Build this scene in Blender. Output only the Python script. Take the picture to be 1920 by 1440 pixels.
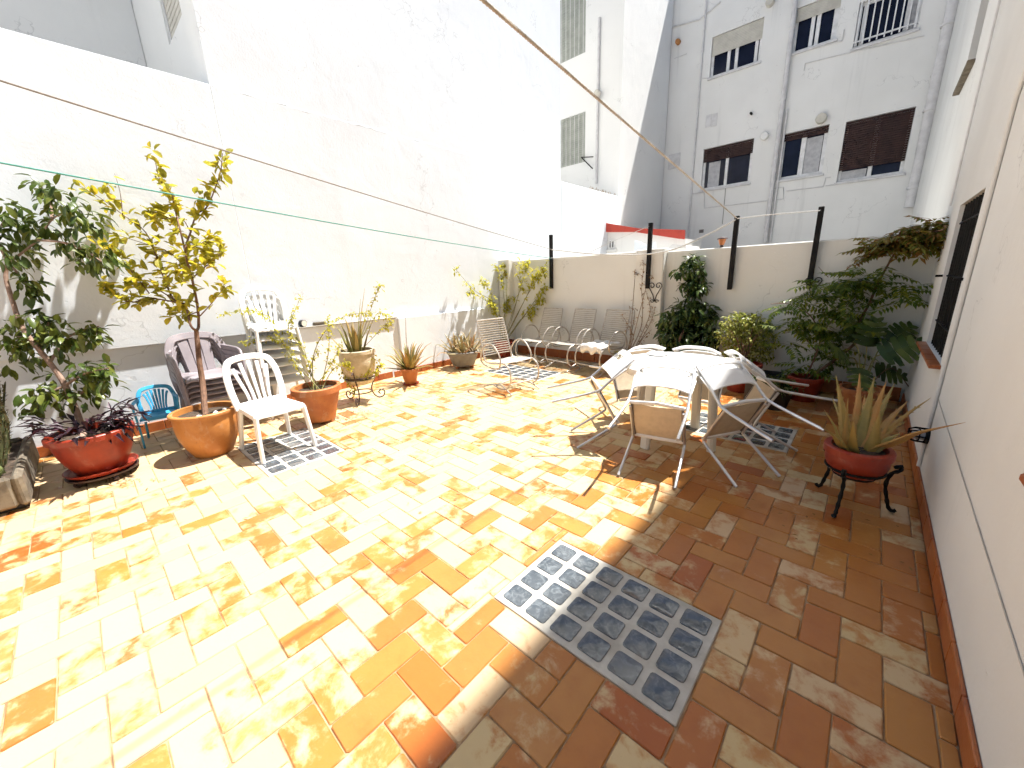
import bpy, math, random
from mathutils import Vector, Matrix, Quaternion
random.seed(7)
R = math.radians
V = Vector
for o in list(bpy.data.objects): bpy.data.objects.remove(o, do_unlink=True)
sc = bpy.context.scene
C = sc.collection

# ------------------------------------------------------------ camera, sky, sun, exposure
FPX = 728.7
cam_d = bpy.data.cameras.new('camera')
cam_d.sensor_width = 36.0; cam_d.lens = 36.0 * FPX / 1920.0
cam_d.clip_start = 0.02; cam_d.clip_end = 400
cam = bpy.data.objects.new('camera', cam_d); C.objects.link(cam)
CAM = V((0, 0, 1.5))
MC = Matrix.Rotation(R(42.54), 3, 'Z') @ Matrix.Rotation(R(74.78), 3, 'X') @ Matrix.Rotation(R(-2.13), 3, 'Z')
cam.matrix_world = Matrix.Translation(CAM) @ MC.to_4x4()
sc.camera = cam

SUN = V((0.17, 0.40, 1.0)).normalized()
world = bpy.data.worlds.new('World'); sc.world = world; world.use_nodes = True
wn = world.node_tree.nodes; wl = world.node_tree.links
sky = wn.new('ShaderNodeTexSky'); sky.sky_type = 'NISHITA'; sky.sun_disc = False
sky.sun_elevation = math.asin(SUN.z); sky.sun_rotation = math.atan2(SUN.x, SUN.y)
wn['Background'].inputs['Strength'].default_value = 0.05
wl.new(sky.outputs[0], wn['Background'].inputs['Color'])
sun_d = bpy.data.lights.new('sun', 'SUN'); sun_d.energy = 5.0; sun_d.angle = R(0.9); sun_d.color = (1.0, 0.965, 0.91)
sun = bpy.data.objects.new('sun', sun_d); C.objects.link(sun)
sun.rotation_euler = SUN.to_track_quat('Z', 'Y').to_euler(); sun.location = (2, 8, 20)
sc.view_settings.view_transform = 'Standard'; sc.view_settings.look = 'None'
sc.view_settings.exposure = 1.35; sc.view_settings.gamma = 1.0
sc.render.engine = 'CYCLES'
sc.cycles.max_bounces = 5; sc.cycles.diffuse_bounces = 3; sc.cycles.glossy_bounces = 2; sc.cycles.transmission_bounces = 3
sc.cycles.use_adaptive_sampling = True; sc.cycles.adaptive_threshold = 0.03; sc.cycles.adaptive_min_samples = 12
sc.cycles.caustics_reflective = False; sc.cycles.caustics_refractive = False

# ------------------------------------------------------------ pixel -> direction helpers (photo pixels, 1920 x 1440)
FW = -MC.col[2]
def ray(x, y): return MC @ V(((x - 960) / FPX, -(y - 720) / FPX, -1))
def gz(x, y, z=0.0): d = ray(x, y); return CAM + d * ((z - CAM.z) / d.z)
def gx(x, y, X): d = ray(x, y); return CAM + d * ((X - CAM.x) / d.x)
def gy(x, y, Y): d = ray(x, y); return CAM + d * ((Y - CAM.y) / d.y)
def dep(p): return (V(p) - CAM).dot(FW)
def gd(x, y, depth): return CAM + ray(x, y) * depth

# ------------------------------------------------------------ mesh builder
class MB:
    def __init__(s): s.v = []; s.f = []
    def add(s, vs, fs):
        n = len(s.v); s.v += [tuple(p) for p in vs]; s.f += [tuple(n + i for i in f) for f in fs]
    def box(s, a, b, m=None):
        (x0, y0, z0), (x1, y1, z1) = a, b
        vs = [V(p) for p in ((x0,y0,z0),(x1,y0,z0),(x1,y1,z0),(x0,y1,z0),(x0,y0,z1),(x1,y0,z1),(x1,y1,z1),(x0,y1,z1))]
        if m: vs = [m @ p for p in vs]
        s.add(vs, [(0,3,2,1),(4,5,6,7),(0,1,5,4),(1,2,6,5),(2,3,7,6),(3,0,4,7)]); return s
    def cbox(s, a, b, c=0.004, m=None):
        lo = V(a); hi = V(b); ce = (lo + hi) / 2; h = (hi - lo) / 2; vs = []; idx = {}
        for sx in (-1, 1):
            for sy in (-1, 1):
                for sz in (-1, 1):
                    for k in range(3):
                        p = V((h.x * sx, h.y * sy, h.z * sz))
                        for j in range(3):
                            if j != k: p[j] -= c * (1 if p[j] > 0 else -1)
                        idx[(sx, sy, sz, k)] = len(vs); vs.append(ce + p)
        fs = []
        for k in range(3):
            a1, a2 = (k + 1) % 3, (k + 2) % 3
            for sg in (-1, 1):
                loop = []
                for (u, w) in ((-1,-1),(1,-1),(1,1),(-1,1)):
                    q = [0,0,0]; q[k] = sg; q[a1] = u; q[a2] = w; loop.append(idx[(q[0], q[1], q[2], k)])
                fs.append(tuple(loop if sg > 0 else loop[::-1]))
        for k in range(3):
            a1, a2 = (k + 1) % 3, (k + 2) % 3
            for u in (-1, 1):
                for w in (-1, 1):
                    q0 = [0,0,0]; q0[a1] = u; q0[a2] = w; q1 = list(q0); q0[k] = -1; q1[k] = 1
                    l = [idx[(*q0, a1)], idx[(*q1, a1)], idx[(*q1, a2)], idx[(*q0, a2)]]
                    fs.append(tuple(l if u * w < 0 else l[::-1]))
        for sx in (-1, 1):
            for sy in (-1, 1):
                for sz in (-1, 1):
                    l = [idx[(sx, sy, sz, k)] for k in range(3)]
                    fs.append(tuple(l if sx * sy * sz > 0 else l[::-1]))
        if m: vs = [m @ p for p in vs]
        s.add(vs, fs); return s
    def sweep(s, path, sec, hint=None, closed=False, caps=True):
        """sec(i, t) -> list of (a, b); a along side, b along up"""
        P = [V(p) for p in path]; n = len(P); rings = []; side = None; fs = []; vs = []
        for i in range(n):
            if closed: t = P[(i + 1) % n] - P[i - 1]
            else: t = P[min(i + 1, n - 1)] - P[max(i - 1, 0)]
            if t.length < 1e-9: t = V((0, 0, 1))
            t.normalize()
            h = hint(i) if callable(hint) else hint
            if h is None:
                if side is None:
                    side = t.cross(V((0, 0, 1)))
                    if side.length < 0.05: side = t.cross(V((1, 0, 0)))
                h = side
            h = V(h); sd = h - t * h.dot(t)
            if sd.length < 1e-6: sd = t.orthogonal()
            sd.normalize(); side = sd; up = t.cross(sd)
            pts = sec(i, i / max(1, n - 1)); k = len(pts)
            vs += [P[i] + sd * a + up * b for a, b in pts]
        for i in range(n if closed else n - 1):
            j = (i + 1) % n
            for q in range(k):
                r = (q + 1) % k
                fs.append((i * k + q, i * k + r, j * k + r, j * k + q))
        if caps and not closed:
            fs.append(tuple(range(k))[::-1]); fs.append(tuple((n - 1) * k + q for q in range(k)))
        s.add(vs, fs); return s
    def tube(s, path, r, n=8, closed=False, hint=None):
        def sec(i, t):
            rr = r(t) if callable(r) else (r[i] if isinstance(r, (list, tuple)) else r)
            return [(rr * math.cos(2 * math.pi * q / n), rr * math.sin(2 * math.pi * q / n)) for q in range(n)]
        return s.sweep(path, sec, hint, closed)
    def ribbon(s, path, w, th, hint, n=8):
        """flat bar with rounded edges; w, th full sizes (number or function of t)"""
        def sec(i, t):
            a = (w(t) if callable(w) else w) / 2; b = (th(t) if callable(th) else th) / 2; c = min(a, b) * 0.6
            return [(a, -b + c), (a, b - c), (a - c, b), (-a + c, b), (-a, b - c), (-a, -b + c), (-a + c, -b), (a - c, -b)]
        return s.sweep(path, sec, hint)
    def lathe(s, prof, n=36, o=(0, 0, 0), cap0=True, cap1=False, wob=0.0):
        o = V(o); vs = []; fs = []
        for (r, z) in prof:
            for q in range(n):
                a = 2 * math.pi * q / n; rr = r * (1 + wob * math.sin(3 * a + z * 9))
                vs.append(o + V((rr * math.cos(a), rr * math.sin(a), z)))
        for i in range(len(prof) - 1):
            for q in range(n):
                r = (q + 1) % n
                fs.append((i * n + q, i * n + r, (i + 1) * n + r, (i + 1) * n + q))
        if cap0: fs.append(tuple(range(n))[::-1])
        if cap1: fs.append(tuple((len(prof) - 1) * n + q for q in range(n)))
        s.add(vs, fs); return s
    def leaf(s, p, d, nrm, L, W, fold=0.25, droop=0.15):
        d = V(d).normalized(); nrm = V(nrm); sd = d.cross(nrm)
        if sd.length < 1e-4: sd = d.orthogonal()
        sd.normalize(); up = sd.cross(d); p = V(p)
        m = p + d * L * 0.48; tip = p + d * L - up * L * droop
        l = m + sd * W * 0.5 + up * W * fold; r = m - sd * W * 0.5 + up * W * fold
        s.add([p, l, m - up * L * droop * 0.1, r, tip], [(0, 2, 1), (0, 3, 2), (1, 2, 4), (2, 3, 4)]); return s
    def oval(s, p, d, nrm, L, W, fold=0.2, droop=0.1):
        d = V(d).normalized(); nrm = V(nrm); sd = d.cross(nrm)
        if sd.length < 1e-4: sd = d.orthogonal()
        sd.normalize(); up = sd.cross(d); p = V(p); pts = []
        for t, w in ((0.0, 0.0), (0.28, 0.85), (0.6, 1.0), (0.86, 0.6), (1.0, 0.0)):
            c = p + d * L * t - up * L * droop * t * t
            pts.append((c + sd * W * 0.5 * w + up * W * fold * w, c, c - sd * W * 0.5 * w + up * W * fold * w))
        vs = [pts[0][1]]
        for q in pts[1:4]: vs += list(q)
        vs.append(pts[4][1])
        s.add(vs, [(0,2,1),(0,3,2),(1,2,5,4),(2,3,6,5),(4,5,8,7),(5,6,9,8),(7,8,10),(8,9,10)]); return s
    def build(s, name, m, parent=None, origin=None, smooth=True, angle=38):
        me = bpy.data.meshes.new(name)
        vs = s.v
        if origin is not None:
            ox, oy, oz = origin; vs = [(x - ox, y - oy, z - oz) for x, y, z in vs]
        me.from_pydata(vs, [], s.f); me.update()
        if smooth:
            me.shade_smooth(); me.set_sharp_from_angle(angle=R(angle))
        me.materials.append(m)
        return link(name, me, parent)
def link(name, me, parent=None):
    o = bpy.data.objects.new(name, me); C.objects.link(o)
    if parent: o.parent = parent
    return o
def tag(o, label=None, cat=None, group=None, kind=None):
    if label: o['label'] = label
    if cat: o['category'] = cat
    if group: o['group'] = group
    if kind: o['kind'] = kind
    return o
def thing(name, label, cat, loc=(0, 0, 0), rz=0, group=None):
    o = link(name, None); o.location = loc; o.rotation_euler = (0, 0, rz); o.empty_display_size = 0.1
    return tag(o, label, cat, group)
def copy_tree(o, parent=None):
    c = o.copy(); C.objects.link(c); c.parent = parent
    for ch in list(o.children): copy_tree(ch, c)
    return c
def spline(pts, n=8, closed=False):
    P = [V(p) for p in pts]; m = len(P); out = []
    rng = range(m) if closed else range(m - 1)
    for i in rng:
        p0 = P[(i - 1) % m] if closed or i > 0 else P[0] * 2 - P[1]
        p1 = P[i]; p2 = P[(i + 1) % m]
        p3 = P[(i + 2) % m] if closed or i + 2 < m else P[-1] * 2 - P[-2]
        for k in range(n):
            t = k / n
            out.append(0.5 * ((2 * p1) + (p2 - p0) * t + (2 * p0 - 5 * p1 + 4 * p2 - p3) * t * t + (3 * p1 - p0 - 3 * p2 + p3) * t ** 3))
    if not closed: out.append(P[-1])
    return out

# ------------------------------------------------------------ materials
class NT:
    def __init__(s, name):
        s.m = bpy.data.materials.new(name); s.m.use_nodes = True
        s.n = s.m.node_tree.nodes; s.l = s.m.node_tree.links
        s.b = s.n['Principled BSDF']; s.out = s.n['Material Output']; s._pos = None
    def node(s, t, **kw):
        x = s.n.new(t)
        for k, v in kw.items(): setattr(x, k, v)
        return x
    def set(s, sock, v):
        if isinstance(v, bpy.types.NodeSocket): s.l.new(v, sock)
        else: sock.default_value = v
    def pos(s, obj=False):
        if obj: return s.node('ShaderNodeTexCoord').outputs['Object']
        if s._pos is None: s._pos = s.node('ShaderNodeNewGeometry').outputs['Position']
        return s._pos
    def noise(s, scale, detail=4, rough=0.55, dist=0.0, vec=None, stretch=None, col=False):
        x = s.node('ShaderNodeTexNoise'); v = vec if vec is not None else s.pos()
        if stretch:
            mp = s.node('ShaderNodeMapping'); s.l.new(v, mp.inputs['Vector']); mp.inputs['Scale'].default_value = stretch; v = mp.outputs[0]
        s.l.new(v, x.inputs['Vector'])
        x.inputs['Scale'].default_value = scale; x.inputs['Detail'].default_value = detail
        x.inputs['Roughness'].default_value = rough; x.inputs['Distortion'].default_value = dist
        return x.outputs['Color' if col else 'Fac']
    def math(s, op, a, b=0.5, clamp=False):
        x = s.node('ShaderNodeMath', operation=op, use_clamp=clamp); s.set(x.inputs[0], a); s.set(x.inputs[1], b); return x.outputs[0]
    def ramp(s, fac, stops, interp='LINEAR'):
        x = s.node('ShaderNodeValToRGB'); x.color_ramp.interpolation = interp; e = x.color_ramp.elements
        while len(e) < len(stops): e.new(0.5)
        for i, (p, c) in enumerate(stops):
            e[i].position = p; e[i].color = (*c, 1) if len(c) == 3 else c
        s.set(x.inputs[0], fac); return x.outputs[0]
    def ss(s, v, lo, hi):
        x = s.node('ShaderNodeMapRange', interpolation_type='SMOOTHSTEP'); s.set(x.inputs[0], v)
        x.inputs[1].default_value = lo; x.inputs[2].default_value = hi; return x.outputs[0]
    def mix(s, f, a, b, mode='MIX'):
        x = s.node('ShaderNodeMix', data_type='RGBA', blend_type=mode); s.set(x.inputs[0], f)
        for i, v in ((6, a), (7, b)):
            s.set(x.inputs[i], (*v, 1) if isinstance(v, tuple) and len(v) == 3 else v)
        return x.outputs[2]
    def bump(s, h, strength=0.3, dist=0.01, prev=None):
        x = s.node('ShaderNodeBump'); x.inputs['Strength'].default_value = strength; x.inputs['Distance'].default_value = dist
        s.l.new(h, x.inputs['Height'])
        if prev is not None: s.l.new(prev, x.inputs['Normal'])
        return x.outputs[0]
    def fin(s, col=None, rough=None, nrm=None, **kw):
        if col is not None: s.set(s.b.inputs['Base Color'], (*col, 1) if isinstance(col, tuple) else col)
        if rough is not None: s.set(s.b.inputs['Roughness'], rough)
        if nrm is not None: s.l.new(nrm, s.b.inputs['Normal'])
        for k, v in kw.items(): s.set(s.b.inputs[k.replace('_', ' ')], v)
        return s.m

def plaster(name, c, c2, lump=0.6, streak=0.15, spots=0.0, scale=1.0):
    t = NT(name)
    n1 = t.noise(0.9 * scale, 3); n2 = t.noise(6 * scale, 4, 0.6); st = t.noise(1.0, 4, 0.6, stretch=(3.5, 3.5, 0.22))
    col = t.mix(t.ss(n1, 0.35, 0.75), c, c2)
    g = t.math('MULTIPLY', t.ss(st, 0.56, 0.8), streak)
    col = t.mix(g, col, tuple(x * 0.55 for x in c2))
    if spots:
        sp = t.math('MULTIPLY', t.ss(t.noise(13, 3, 0.7), 0.66, 0.74), spots)
        col = t.mix(sp, col, tuple(x * 0.45 for x in c2))
    vo = t.node('ShaderNodeTexVoronoi', feature='DISTANCE_TO_EDGE'); vo.inputs['Scale'].default_value = 0.55
    wv = t.node('ShaderNodeVectorMath', operation='ADD'); t.l.new(t.pos(), wv.inputs[0]); t.l.new(t.noise(3.5, 3, col=True), wv.inputs[1]); t.l.new(wv.outputs[0], vo.inputs['Vector'])
    ck = t.math('MULTIPLY', t.math('SUBTRACT', 1.0, t.ss(vo.outputs['Distance'], 0.002, 0.007)), t.ss(t.noise(1.3, 2), 0.52, 0.62))
    col = t.mix(t.math('MULTIPLY', ck, 0.28), col, tuple(x * 0.35 for x in c2))
    chip = t.ss(t.noise(9, 3, 0.7, 0.5, stretch=(1, 1, 2.2)), 0.70, 0.74)
    b = t.bump(t.noise(2.2 * scale, 3, 0.5, 0.6), 0.5 * lump, 0.05)
    b = t.bump(n2, 0.45 * lump, 0.02, b); b = t.bump(t.math('SUBTRACT', 1.0, chip), 0.5, 0.012, b); b = t.bump(t.noise(45, 3, 0.65), 0.35, 0.004, b)
    return t.fin(col, 0.88, b, Specular_IOR_Level=0.25)
def simple(name, c, rough=0.5, c2=None, nscale=6, bump=0.0, bscale=60, metal=0.0, spec=0.5, obj=False):
    t = NT(name); c2 = c2 or tuple(x * 0.8 for x in c)
    n = t.noise(nscale, 3, 0.6, vec=t.pos(True) if obj else None)
    col = t.mix(t.ss(n, 0.35, 0.7), c, c2)
    rg = t.math('ADD', t.math('MULTIPLY', n, 0.2), rough - 0.1)
    nr = t.bump(t.noise(bscale, 4, 0.6), bump, 0.004) if bump else None
    return t.fin(col, rg, nr, Metallic=metal, Specular_IOR_Level=spec)
def leafmat(name, stops, trans=0.35, rough=0.42):
    t = NT(name); g = t.node('ShaderNodeNewGeometry')
    col = t.ramp(g.outputs['Random Per Island'], stops)
    v = t.math('ADD', t.math('MULTIPLY', t.noise(35, 2), 0.5), 0.75)
    hs = t.node('ShaderNodeHueSaturation'); t.l.new(col, hs.inputs['Color']); t.l.new(v, hs.inputs['Value']); col = hs.outputs[0]
    t.fin(col, rough, Specular_IOR_Level=0.4)
    tr = t.node('ShaderNodeBsdfTranslucent'); t.l.new(col, tr.inputs['Color'])
    mx = t.node('ShaderNodeMixShader'); mx.inputs[0].default_value = trans
    t.l.new(t.b.outputs[0], mx.inputs[1]); t.l.new(tr.outputs[0], mx.inputs[2]); t.l.new(mx.outputs[0], t.out.inputs['Surface'])
    return t.m
def tile_mat(name, dark=1.0):
    t = NT(name); g = t.node('ShaderNodeNewGeometry'); oi = t.node('ShaderNodeObjectInfo')
    r = t.math('FRACT', t.math('ADD', g.outputs['Random Per Island'], t.math('MULTIPLY', oi.outputs['Random'], 7.31)))
    r2 = t.math('FRACT', t.math('MULTIPLY', r, 13.7))
    base = t.ramp(r, [(0.0, (.34, .085, .014)), (0.10, (.39, .13, .024)), (0.40, (.43, .18, .040)), (0.70, (.44, .20, .048)), (0.92, (.39, .135, .030)), (1.0, (.46, .23, .068))])
    base = t.mix(t.math('MULTIPLY', t.ss(t.noise(5, 5, 0.65), 0.4, 0.8), 0.5), base, (.29, .08, .014))
    # worn, limewashed patches with ragged outlines; how worn differs from tile to tile
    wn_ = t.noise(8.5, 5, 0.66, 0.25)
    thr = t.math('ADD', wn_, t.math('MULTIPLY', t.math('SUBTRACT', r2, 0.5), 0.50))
    # sun and shade put into the wear mask: tiles paler away from the house
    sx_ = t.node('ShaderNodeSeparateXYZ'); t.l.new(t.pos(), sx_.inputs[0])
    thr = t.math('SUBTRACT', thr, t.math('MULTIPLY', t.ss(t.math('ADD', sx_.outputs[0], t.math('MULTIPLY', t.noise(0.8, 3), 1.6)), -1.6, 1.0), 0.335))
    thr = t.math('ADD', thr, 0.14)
    worn_sunlit = t.ss(thr, 0.38, 0.60)
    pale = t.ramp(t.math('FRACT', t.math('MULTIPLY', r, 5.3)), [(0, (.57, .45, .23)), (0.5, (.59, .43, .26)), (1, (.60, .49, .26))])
    col = t.mix(t.math('MULTIPLY', worn_sunlit, 0.84), base, pale)
    sp = t.math('MULTIPLY', t.ss(t.noise(60, 3, 0.7), 0.68, 0.76), 0.5)
    col = t.mix(sp, col, (.16, .09, .05))
    rough = t.math('ADD', t.math('MULTIPLY', worn_sunlit, 0.24), 0.30)
    b = t.bump(t.noise(14, 3, 0.6), 0.3, 0.006); b = t.bump(wn_, 0.25, 0.003, b)
    return t.fin(col, rough, b, Specular_IOR_Level=0.45)

def potmat(name, c, c2, rough, lime=0.35):
    t = NT(name); n = t.noise(6, 3, 0.6); col = t.mix(t.ss(n, 0.35, 0.7), c, c2)
    lm = t.math('MULTIPLY', t.ss(t.noise(11, 6, 0.7, 0.4, stretch=(1, 1, 0.55)), 0.54, 0.68), lime)
    col = t.mix(lm, col, (.50, .38, .28)); sp = t.ss(t.noise(55, 2, 0.6), 0.66, 0.72)
    col = t.mix(t.math('MULTIPLY', sp, 0.45), col, (.10, .06, .04))
    return t.fin(col, t.math('ADD', t.math('MULTIPLY', lm, 0.6), rough), t.bump(t.noise(40, 3, 0.6), 0.3, 0.004))
M = {}
M['plaster_left'] = plaster('bluish lumpy limewash', (.79, .835, .885), (.76, .80, .85), 0.26, 0.08)  # whitewash with a bluish tone of its own
M['plaster_back'] = plaster('cream limewash', (.77, .77, .73), (.70, .70, .66), 0.3, 0.4, 0.2)
M['plaster_house'] = plaster('ivory house render', (.78, .78, .755), (.72, .715, .69), 0.4, 0.3, 0.08)
M['plaster_far'] = plaster('grey white render', (.87, .865, .84), (.82, .815, .79), 0.3, 0.4, 0.35)
M['plaster_pale'] = plaster('pale smooth render', (.88, .88, .86), (.85, .85, .83), 0.3, 0.15)  # plain pale render, its own base colour
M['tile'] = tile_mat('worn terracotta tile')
M['skirt'] = simple('terracotta skirting tile', (.38, .115, .032), 0.38, (.28, .07, .02), 4, 0.25)
M['mortar'] = simple('sandy mortar', (.42, .29, .17), 0.9, (.26, .15, .08), 9, 0.4)
M['concrete'] = simple('pale concrete', (.52, .50, .45), 0.8, (.38, .35, .30), 7, 0.4)
def glassblock():
    t = NT('dusty glass block'); n = t.noise(22, 4, 0.6, 1.5)
    col = t.mix(t.ss(n, 0.4, 0.75), (.06, .072, .085), (.15, .17, .185))
    du = t.ss(t.noise(3.2, 6, 0.6), 0.48, 0.72)
    col = t.mix(t.math('MULTIPLY', du, 0.45), col, (.27, .27, .25))
    b = t.bump(t.noise(9, 1, 0.4, 1.0), 0.22, 0.01)
    return t.fin(col, t.math('ADD', t.math('MULTIPLY', du, 0.35), 0.05), b, Coat_Weight=0.6, Coat_Roughness=0.05)
M['glassblock'] = glassblock()
M['glass'] = simple('dark window glass', (.008, .010, .024), 0.12, (.014, .016, .036), 1.5, spec=0.25)
M['white_frame'] = simple('white window frame', (.90, .90, .90), 0.4, (.72, .72, .71))
M['brown'] = simple('brown slatted blind', (.042, .014, .010), 0.7, (.024, .008, .006), 5)
M['cream_shutter'] = simple('cream roller shutter', (.68, .65, .57), 0.5, (.58, .55, .48))
M['green_shutter'] = simple('grey green shutter', (.46, .48, .42), 0.6, (.37, .39, .34))
M['curtain'] = simple('pale net curtain', (.55, .55, .56), 0.9, (.42, .42, .44), 9)
M['pipe_white'] = simple('painted pipe', (.74, .73, .73), 0.55, (.62, .61, .61))
M['iron'] = simple('black iron', (.006, .006, .006), 0.6, (.012, .011, .010), 12, 0.2, spec=0.2)
M['iron_brown'] = simple('rusty wrought iron', (.05, .022, .018), 0.5, (.03, .016, .015), 20, 0.3)
M['red_paint'] = simple('red painted flashing', (.50, .055, .03), 0.55, (.40, .04, .025), 3)
M['terracotta'] = potmat('orange terracotta', (.45, .16, .048), (.36, .11, .033), 0.6, 0.4)
M['terracotta_y'] = potmat('amber clay', (.47, .20, .052), (.38, .145, .038), 0.5, 0.25)
M['red_pot'] = potmat('red clay pot', (.29, .030, .010), (.21, .02, .008), 0.42, 0.12)
M['stone_pot'] = simple('cream stone', (.58, .50, .36), 0.85, (.44, .37, .25), 12, 0.9, 30)
M['stone'] = simple('weathered stone', (.19, .16, .115), 0.9, (.09, .072, .052), 9, 1.0, 25)
M['grey_pot'] = simple('grey plastic', (.20, .19, .17), 0.6, (.15, .14, .125), 8)
M['dark_plastic'] = simple('black plastic', (.018, .017, .017), 0.5, (.03, .028, .026), 8)
M['soil'] = simple('dry soil', (.075, .05, .032), 0.95, (.035, .024, .016), 25, 1.0, 90)
M['white_plastic'] = simple('white plastic', (.84, .84, .83), 0.38, (.79, .79, .77), 3)
M['cream_plastic'] = simple('cream plastic', (.78, .75, .67), 0.42, (.72, .69, .60), 3)
M['lilac_plastic'] = simple('lilac grey plastic', (.30, .265, .285), 0.42, (.245, .215, .235), 4)
M['blue_plastic'] = simple('sky blue plastic', (.055, .40, .68), 0.4, (.045, .34, .60), 4)
M['aluminium'] = simple('brushed aluminium tube', (.66, .66, .67), 0.34, (.55, .55, .56), 9, metal=0.85)
M['chrome_old'] = simple('dull silver tube', (.55, .51, .46), 0.38, (.40, .36, .31), 14, metal=0.5)
M['strap'] = simple('pale grey strap', (.52, .49, .44), 0.55, (.42, .39, .34), 10)
M['textile'] = simple('cream seat fabric', (.62, .52, .38), 0.8, (.55, .46, .33), 20, 0.3, 300)
M['grey_rail'] = simple('grey seat rail', (.20, .18, .16), 0.5, (.15, .13, .12))
M['cloth'] = simple('white towel', (.82, .80, .76), 0.95, (.74, .71, .66), 12, 0.5, 120)
M['rope'] = simple('beige twisted rope', (.56, .50, .43), 0.9, (.38, .33, .27), 60, 0.8, 200)
M['rope_white'] = simple('white clothesline', (.72, .72, .70), 0.7, (.58, .58, .57), 60)
M['rope_green'] = simple('green clothesline', (.05, .30, .25), 0.6, (.04, .24, .2), 60)
M['bark'] = simple('brown bark', (.21, .115, .07), 0.85, (.12, .065, .04), 25, 0.8, 60)
M['bark_grey'] = simple('grey pink bark', (.33, .22, .165), 0.8, (.22, .14, .10), 20, 0.6, 60)
M['stem'] = simple('green stem', (.20, .20, .05), 0.6, (.16, .12, .04), 20)
M['dry_stem'] = simple('dry stem', (.30, .22, .15), 0.85, (.20, .14, .09), 20)
M['lf_ficus'] = leafmat('dark ficus leaf', [(0, (.05, .085, .015)), (.6, (.085, .12, .02)), (1, (.16, .18, .03))], 0.3, 0.35)
M['lf_lemon'] = leafmat('yellow green lemon leaf', [(0, (.30, .29, .03)), (.45, (.42, .38, .035)), (.8, (.56, .47, .04)), (1, (.66, .50, .035))], 0.5)
M['lf_yellow'] = leafmat('lime yellow leaf', [(0, (.36, .36, .04)), (.6, (.54, .50, .06)), (1, (.66, .60, .08))], 0.58)
M['lf_dark'] = leafmat('deep green leaf', [(0, (.030, .062, .014)), (.6, (.055, .095, .02)), (1, (.13, .17, .035))], 0.25, 0.33)
M['lf_varieg'] = leafmat('variegated leaf', [(0, (.16, .21, .035)), (.4, (.30, .33, .06)), (.75, (.50, .50, .14)), (1, (.62, .60, .24))], 0.45)
M['lf_wist'] = leafmat('wisteria leaf', [(0, (.06, .11, .016)), (.55, (.12, .19, .022)), (.85, (.24, .28, .03)), (1, (.34, .33, .035))], 0.48)
M['lf_wist_old'] = leafmat('turning wisteria leaf', [(0, (.12, .16, .02)), (.45, (.23, .21, .03)), (.7, (.27, .15, .03)), (1, (.22, .10, .03))], 0.38)
M['lf_purple'] = leafmat('dark purple leaf', [(0, (.012, .005, .009)), (.7, (.025, .009, .016)), (1, (.06, .022, .04))], 0.12)
M['lf_dry'] = leafmat('dry leaf', [(0, (.20, .10, .035)), (.6, (.28, .16, .06)), (1, (.34, .22, .09))], 0.15, 0.8)
def aloemat(name, c1, c2, c3):
    t = NT(name); oi = t.node('ShaderNodeObjectInfo')
    n = t.noise(9, 4, 0.6); col = t.ramp(t.math('ADD', t.math('MULTIPLY', n, 0.55), t.math('MULTIPLY', oi.outputs['Random'], 0.45)), [(0.2, c1), (0.5, c2), (0.8, c3)])
    return t.fin(col, 0.5, t.bump(t.noise(50, 3), 0.2, 0.003), Specular_IOR_Level=0.4)
M['aloe'] = aloemat('aloe skin', (.13, .14, .035), (.30, .24, .075), (.34, .16, .06))
M['aloe_big'] = aloemat('large aloe skin', (.20, .17, .045), (.40, .26, .07), (.44, .20, .055))
M['aloe_pale'] = aloemat('pale aloe skin', (.20, .19, .08), (.36, .28, .14), (.33, .17, .09))
M['cactus'] = simple('prickly pear skin', (.13, .17, .05), 0.6, (.19, .21, .08), 12, 0.4, 80)
M['lf_cyl'] = leafmat('scaly dark succulent', [(0, (.04, .05, .015)), (.6, (.085, .085, .03)), (1, (.18, .13, .06))], 0.1, 0.6)
M['yard'] = simple('pale yard paving', (.66, .64, .60), 0.85, (.56, .54, .50), 3)
M['rope_grey'] = simple('weathered grey line', (.26, .23, .20), 0.8, (.18, .16, .14), 60)
# ============================================================ THE SETTING
XL, XR, YB, YN = -5.64, 0.44, 6.0, -2.2
g = MB().box((-40, -30, -0.6), (40, 50, -0.16)).build('ground', M['yard'], smooth=False); tag(g, kind='structure')
floor = MB().box((XL - 0.07, YN, -0.15), (XR + 0.02, YB + 0.02, -0.006)).build('terrace_floor', M['mortar'], smooth=False)
tag(floor, kind='structure')

# ---- four panels of glass blocks let into the floor
PANELS = [((-1.15, 1.065, -0.275, 1.62), 'grey glass block floor light in the foreground, half in shade'),
          ((-4.40, 0.77, -3.45, 1.41), 'glass block floor light under the white chair'),
          ((-4.68, 4.40, -3.52, 5.04), 'glass block floor light beside the lone metal chair'),
          ((-1.22, 3.75, -0.33, 4.38), 'shaded glass block floor light under the round table')]
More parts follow.
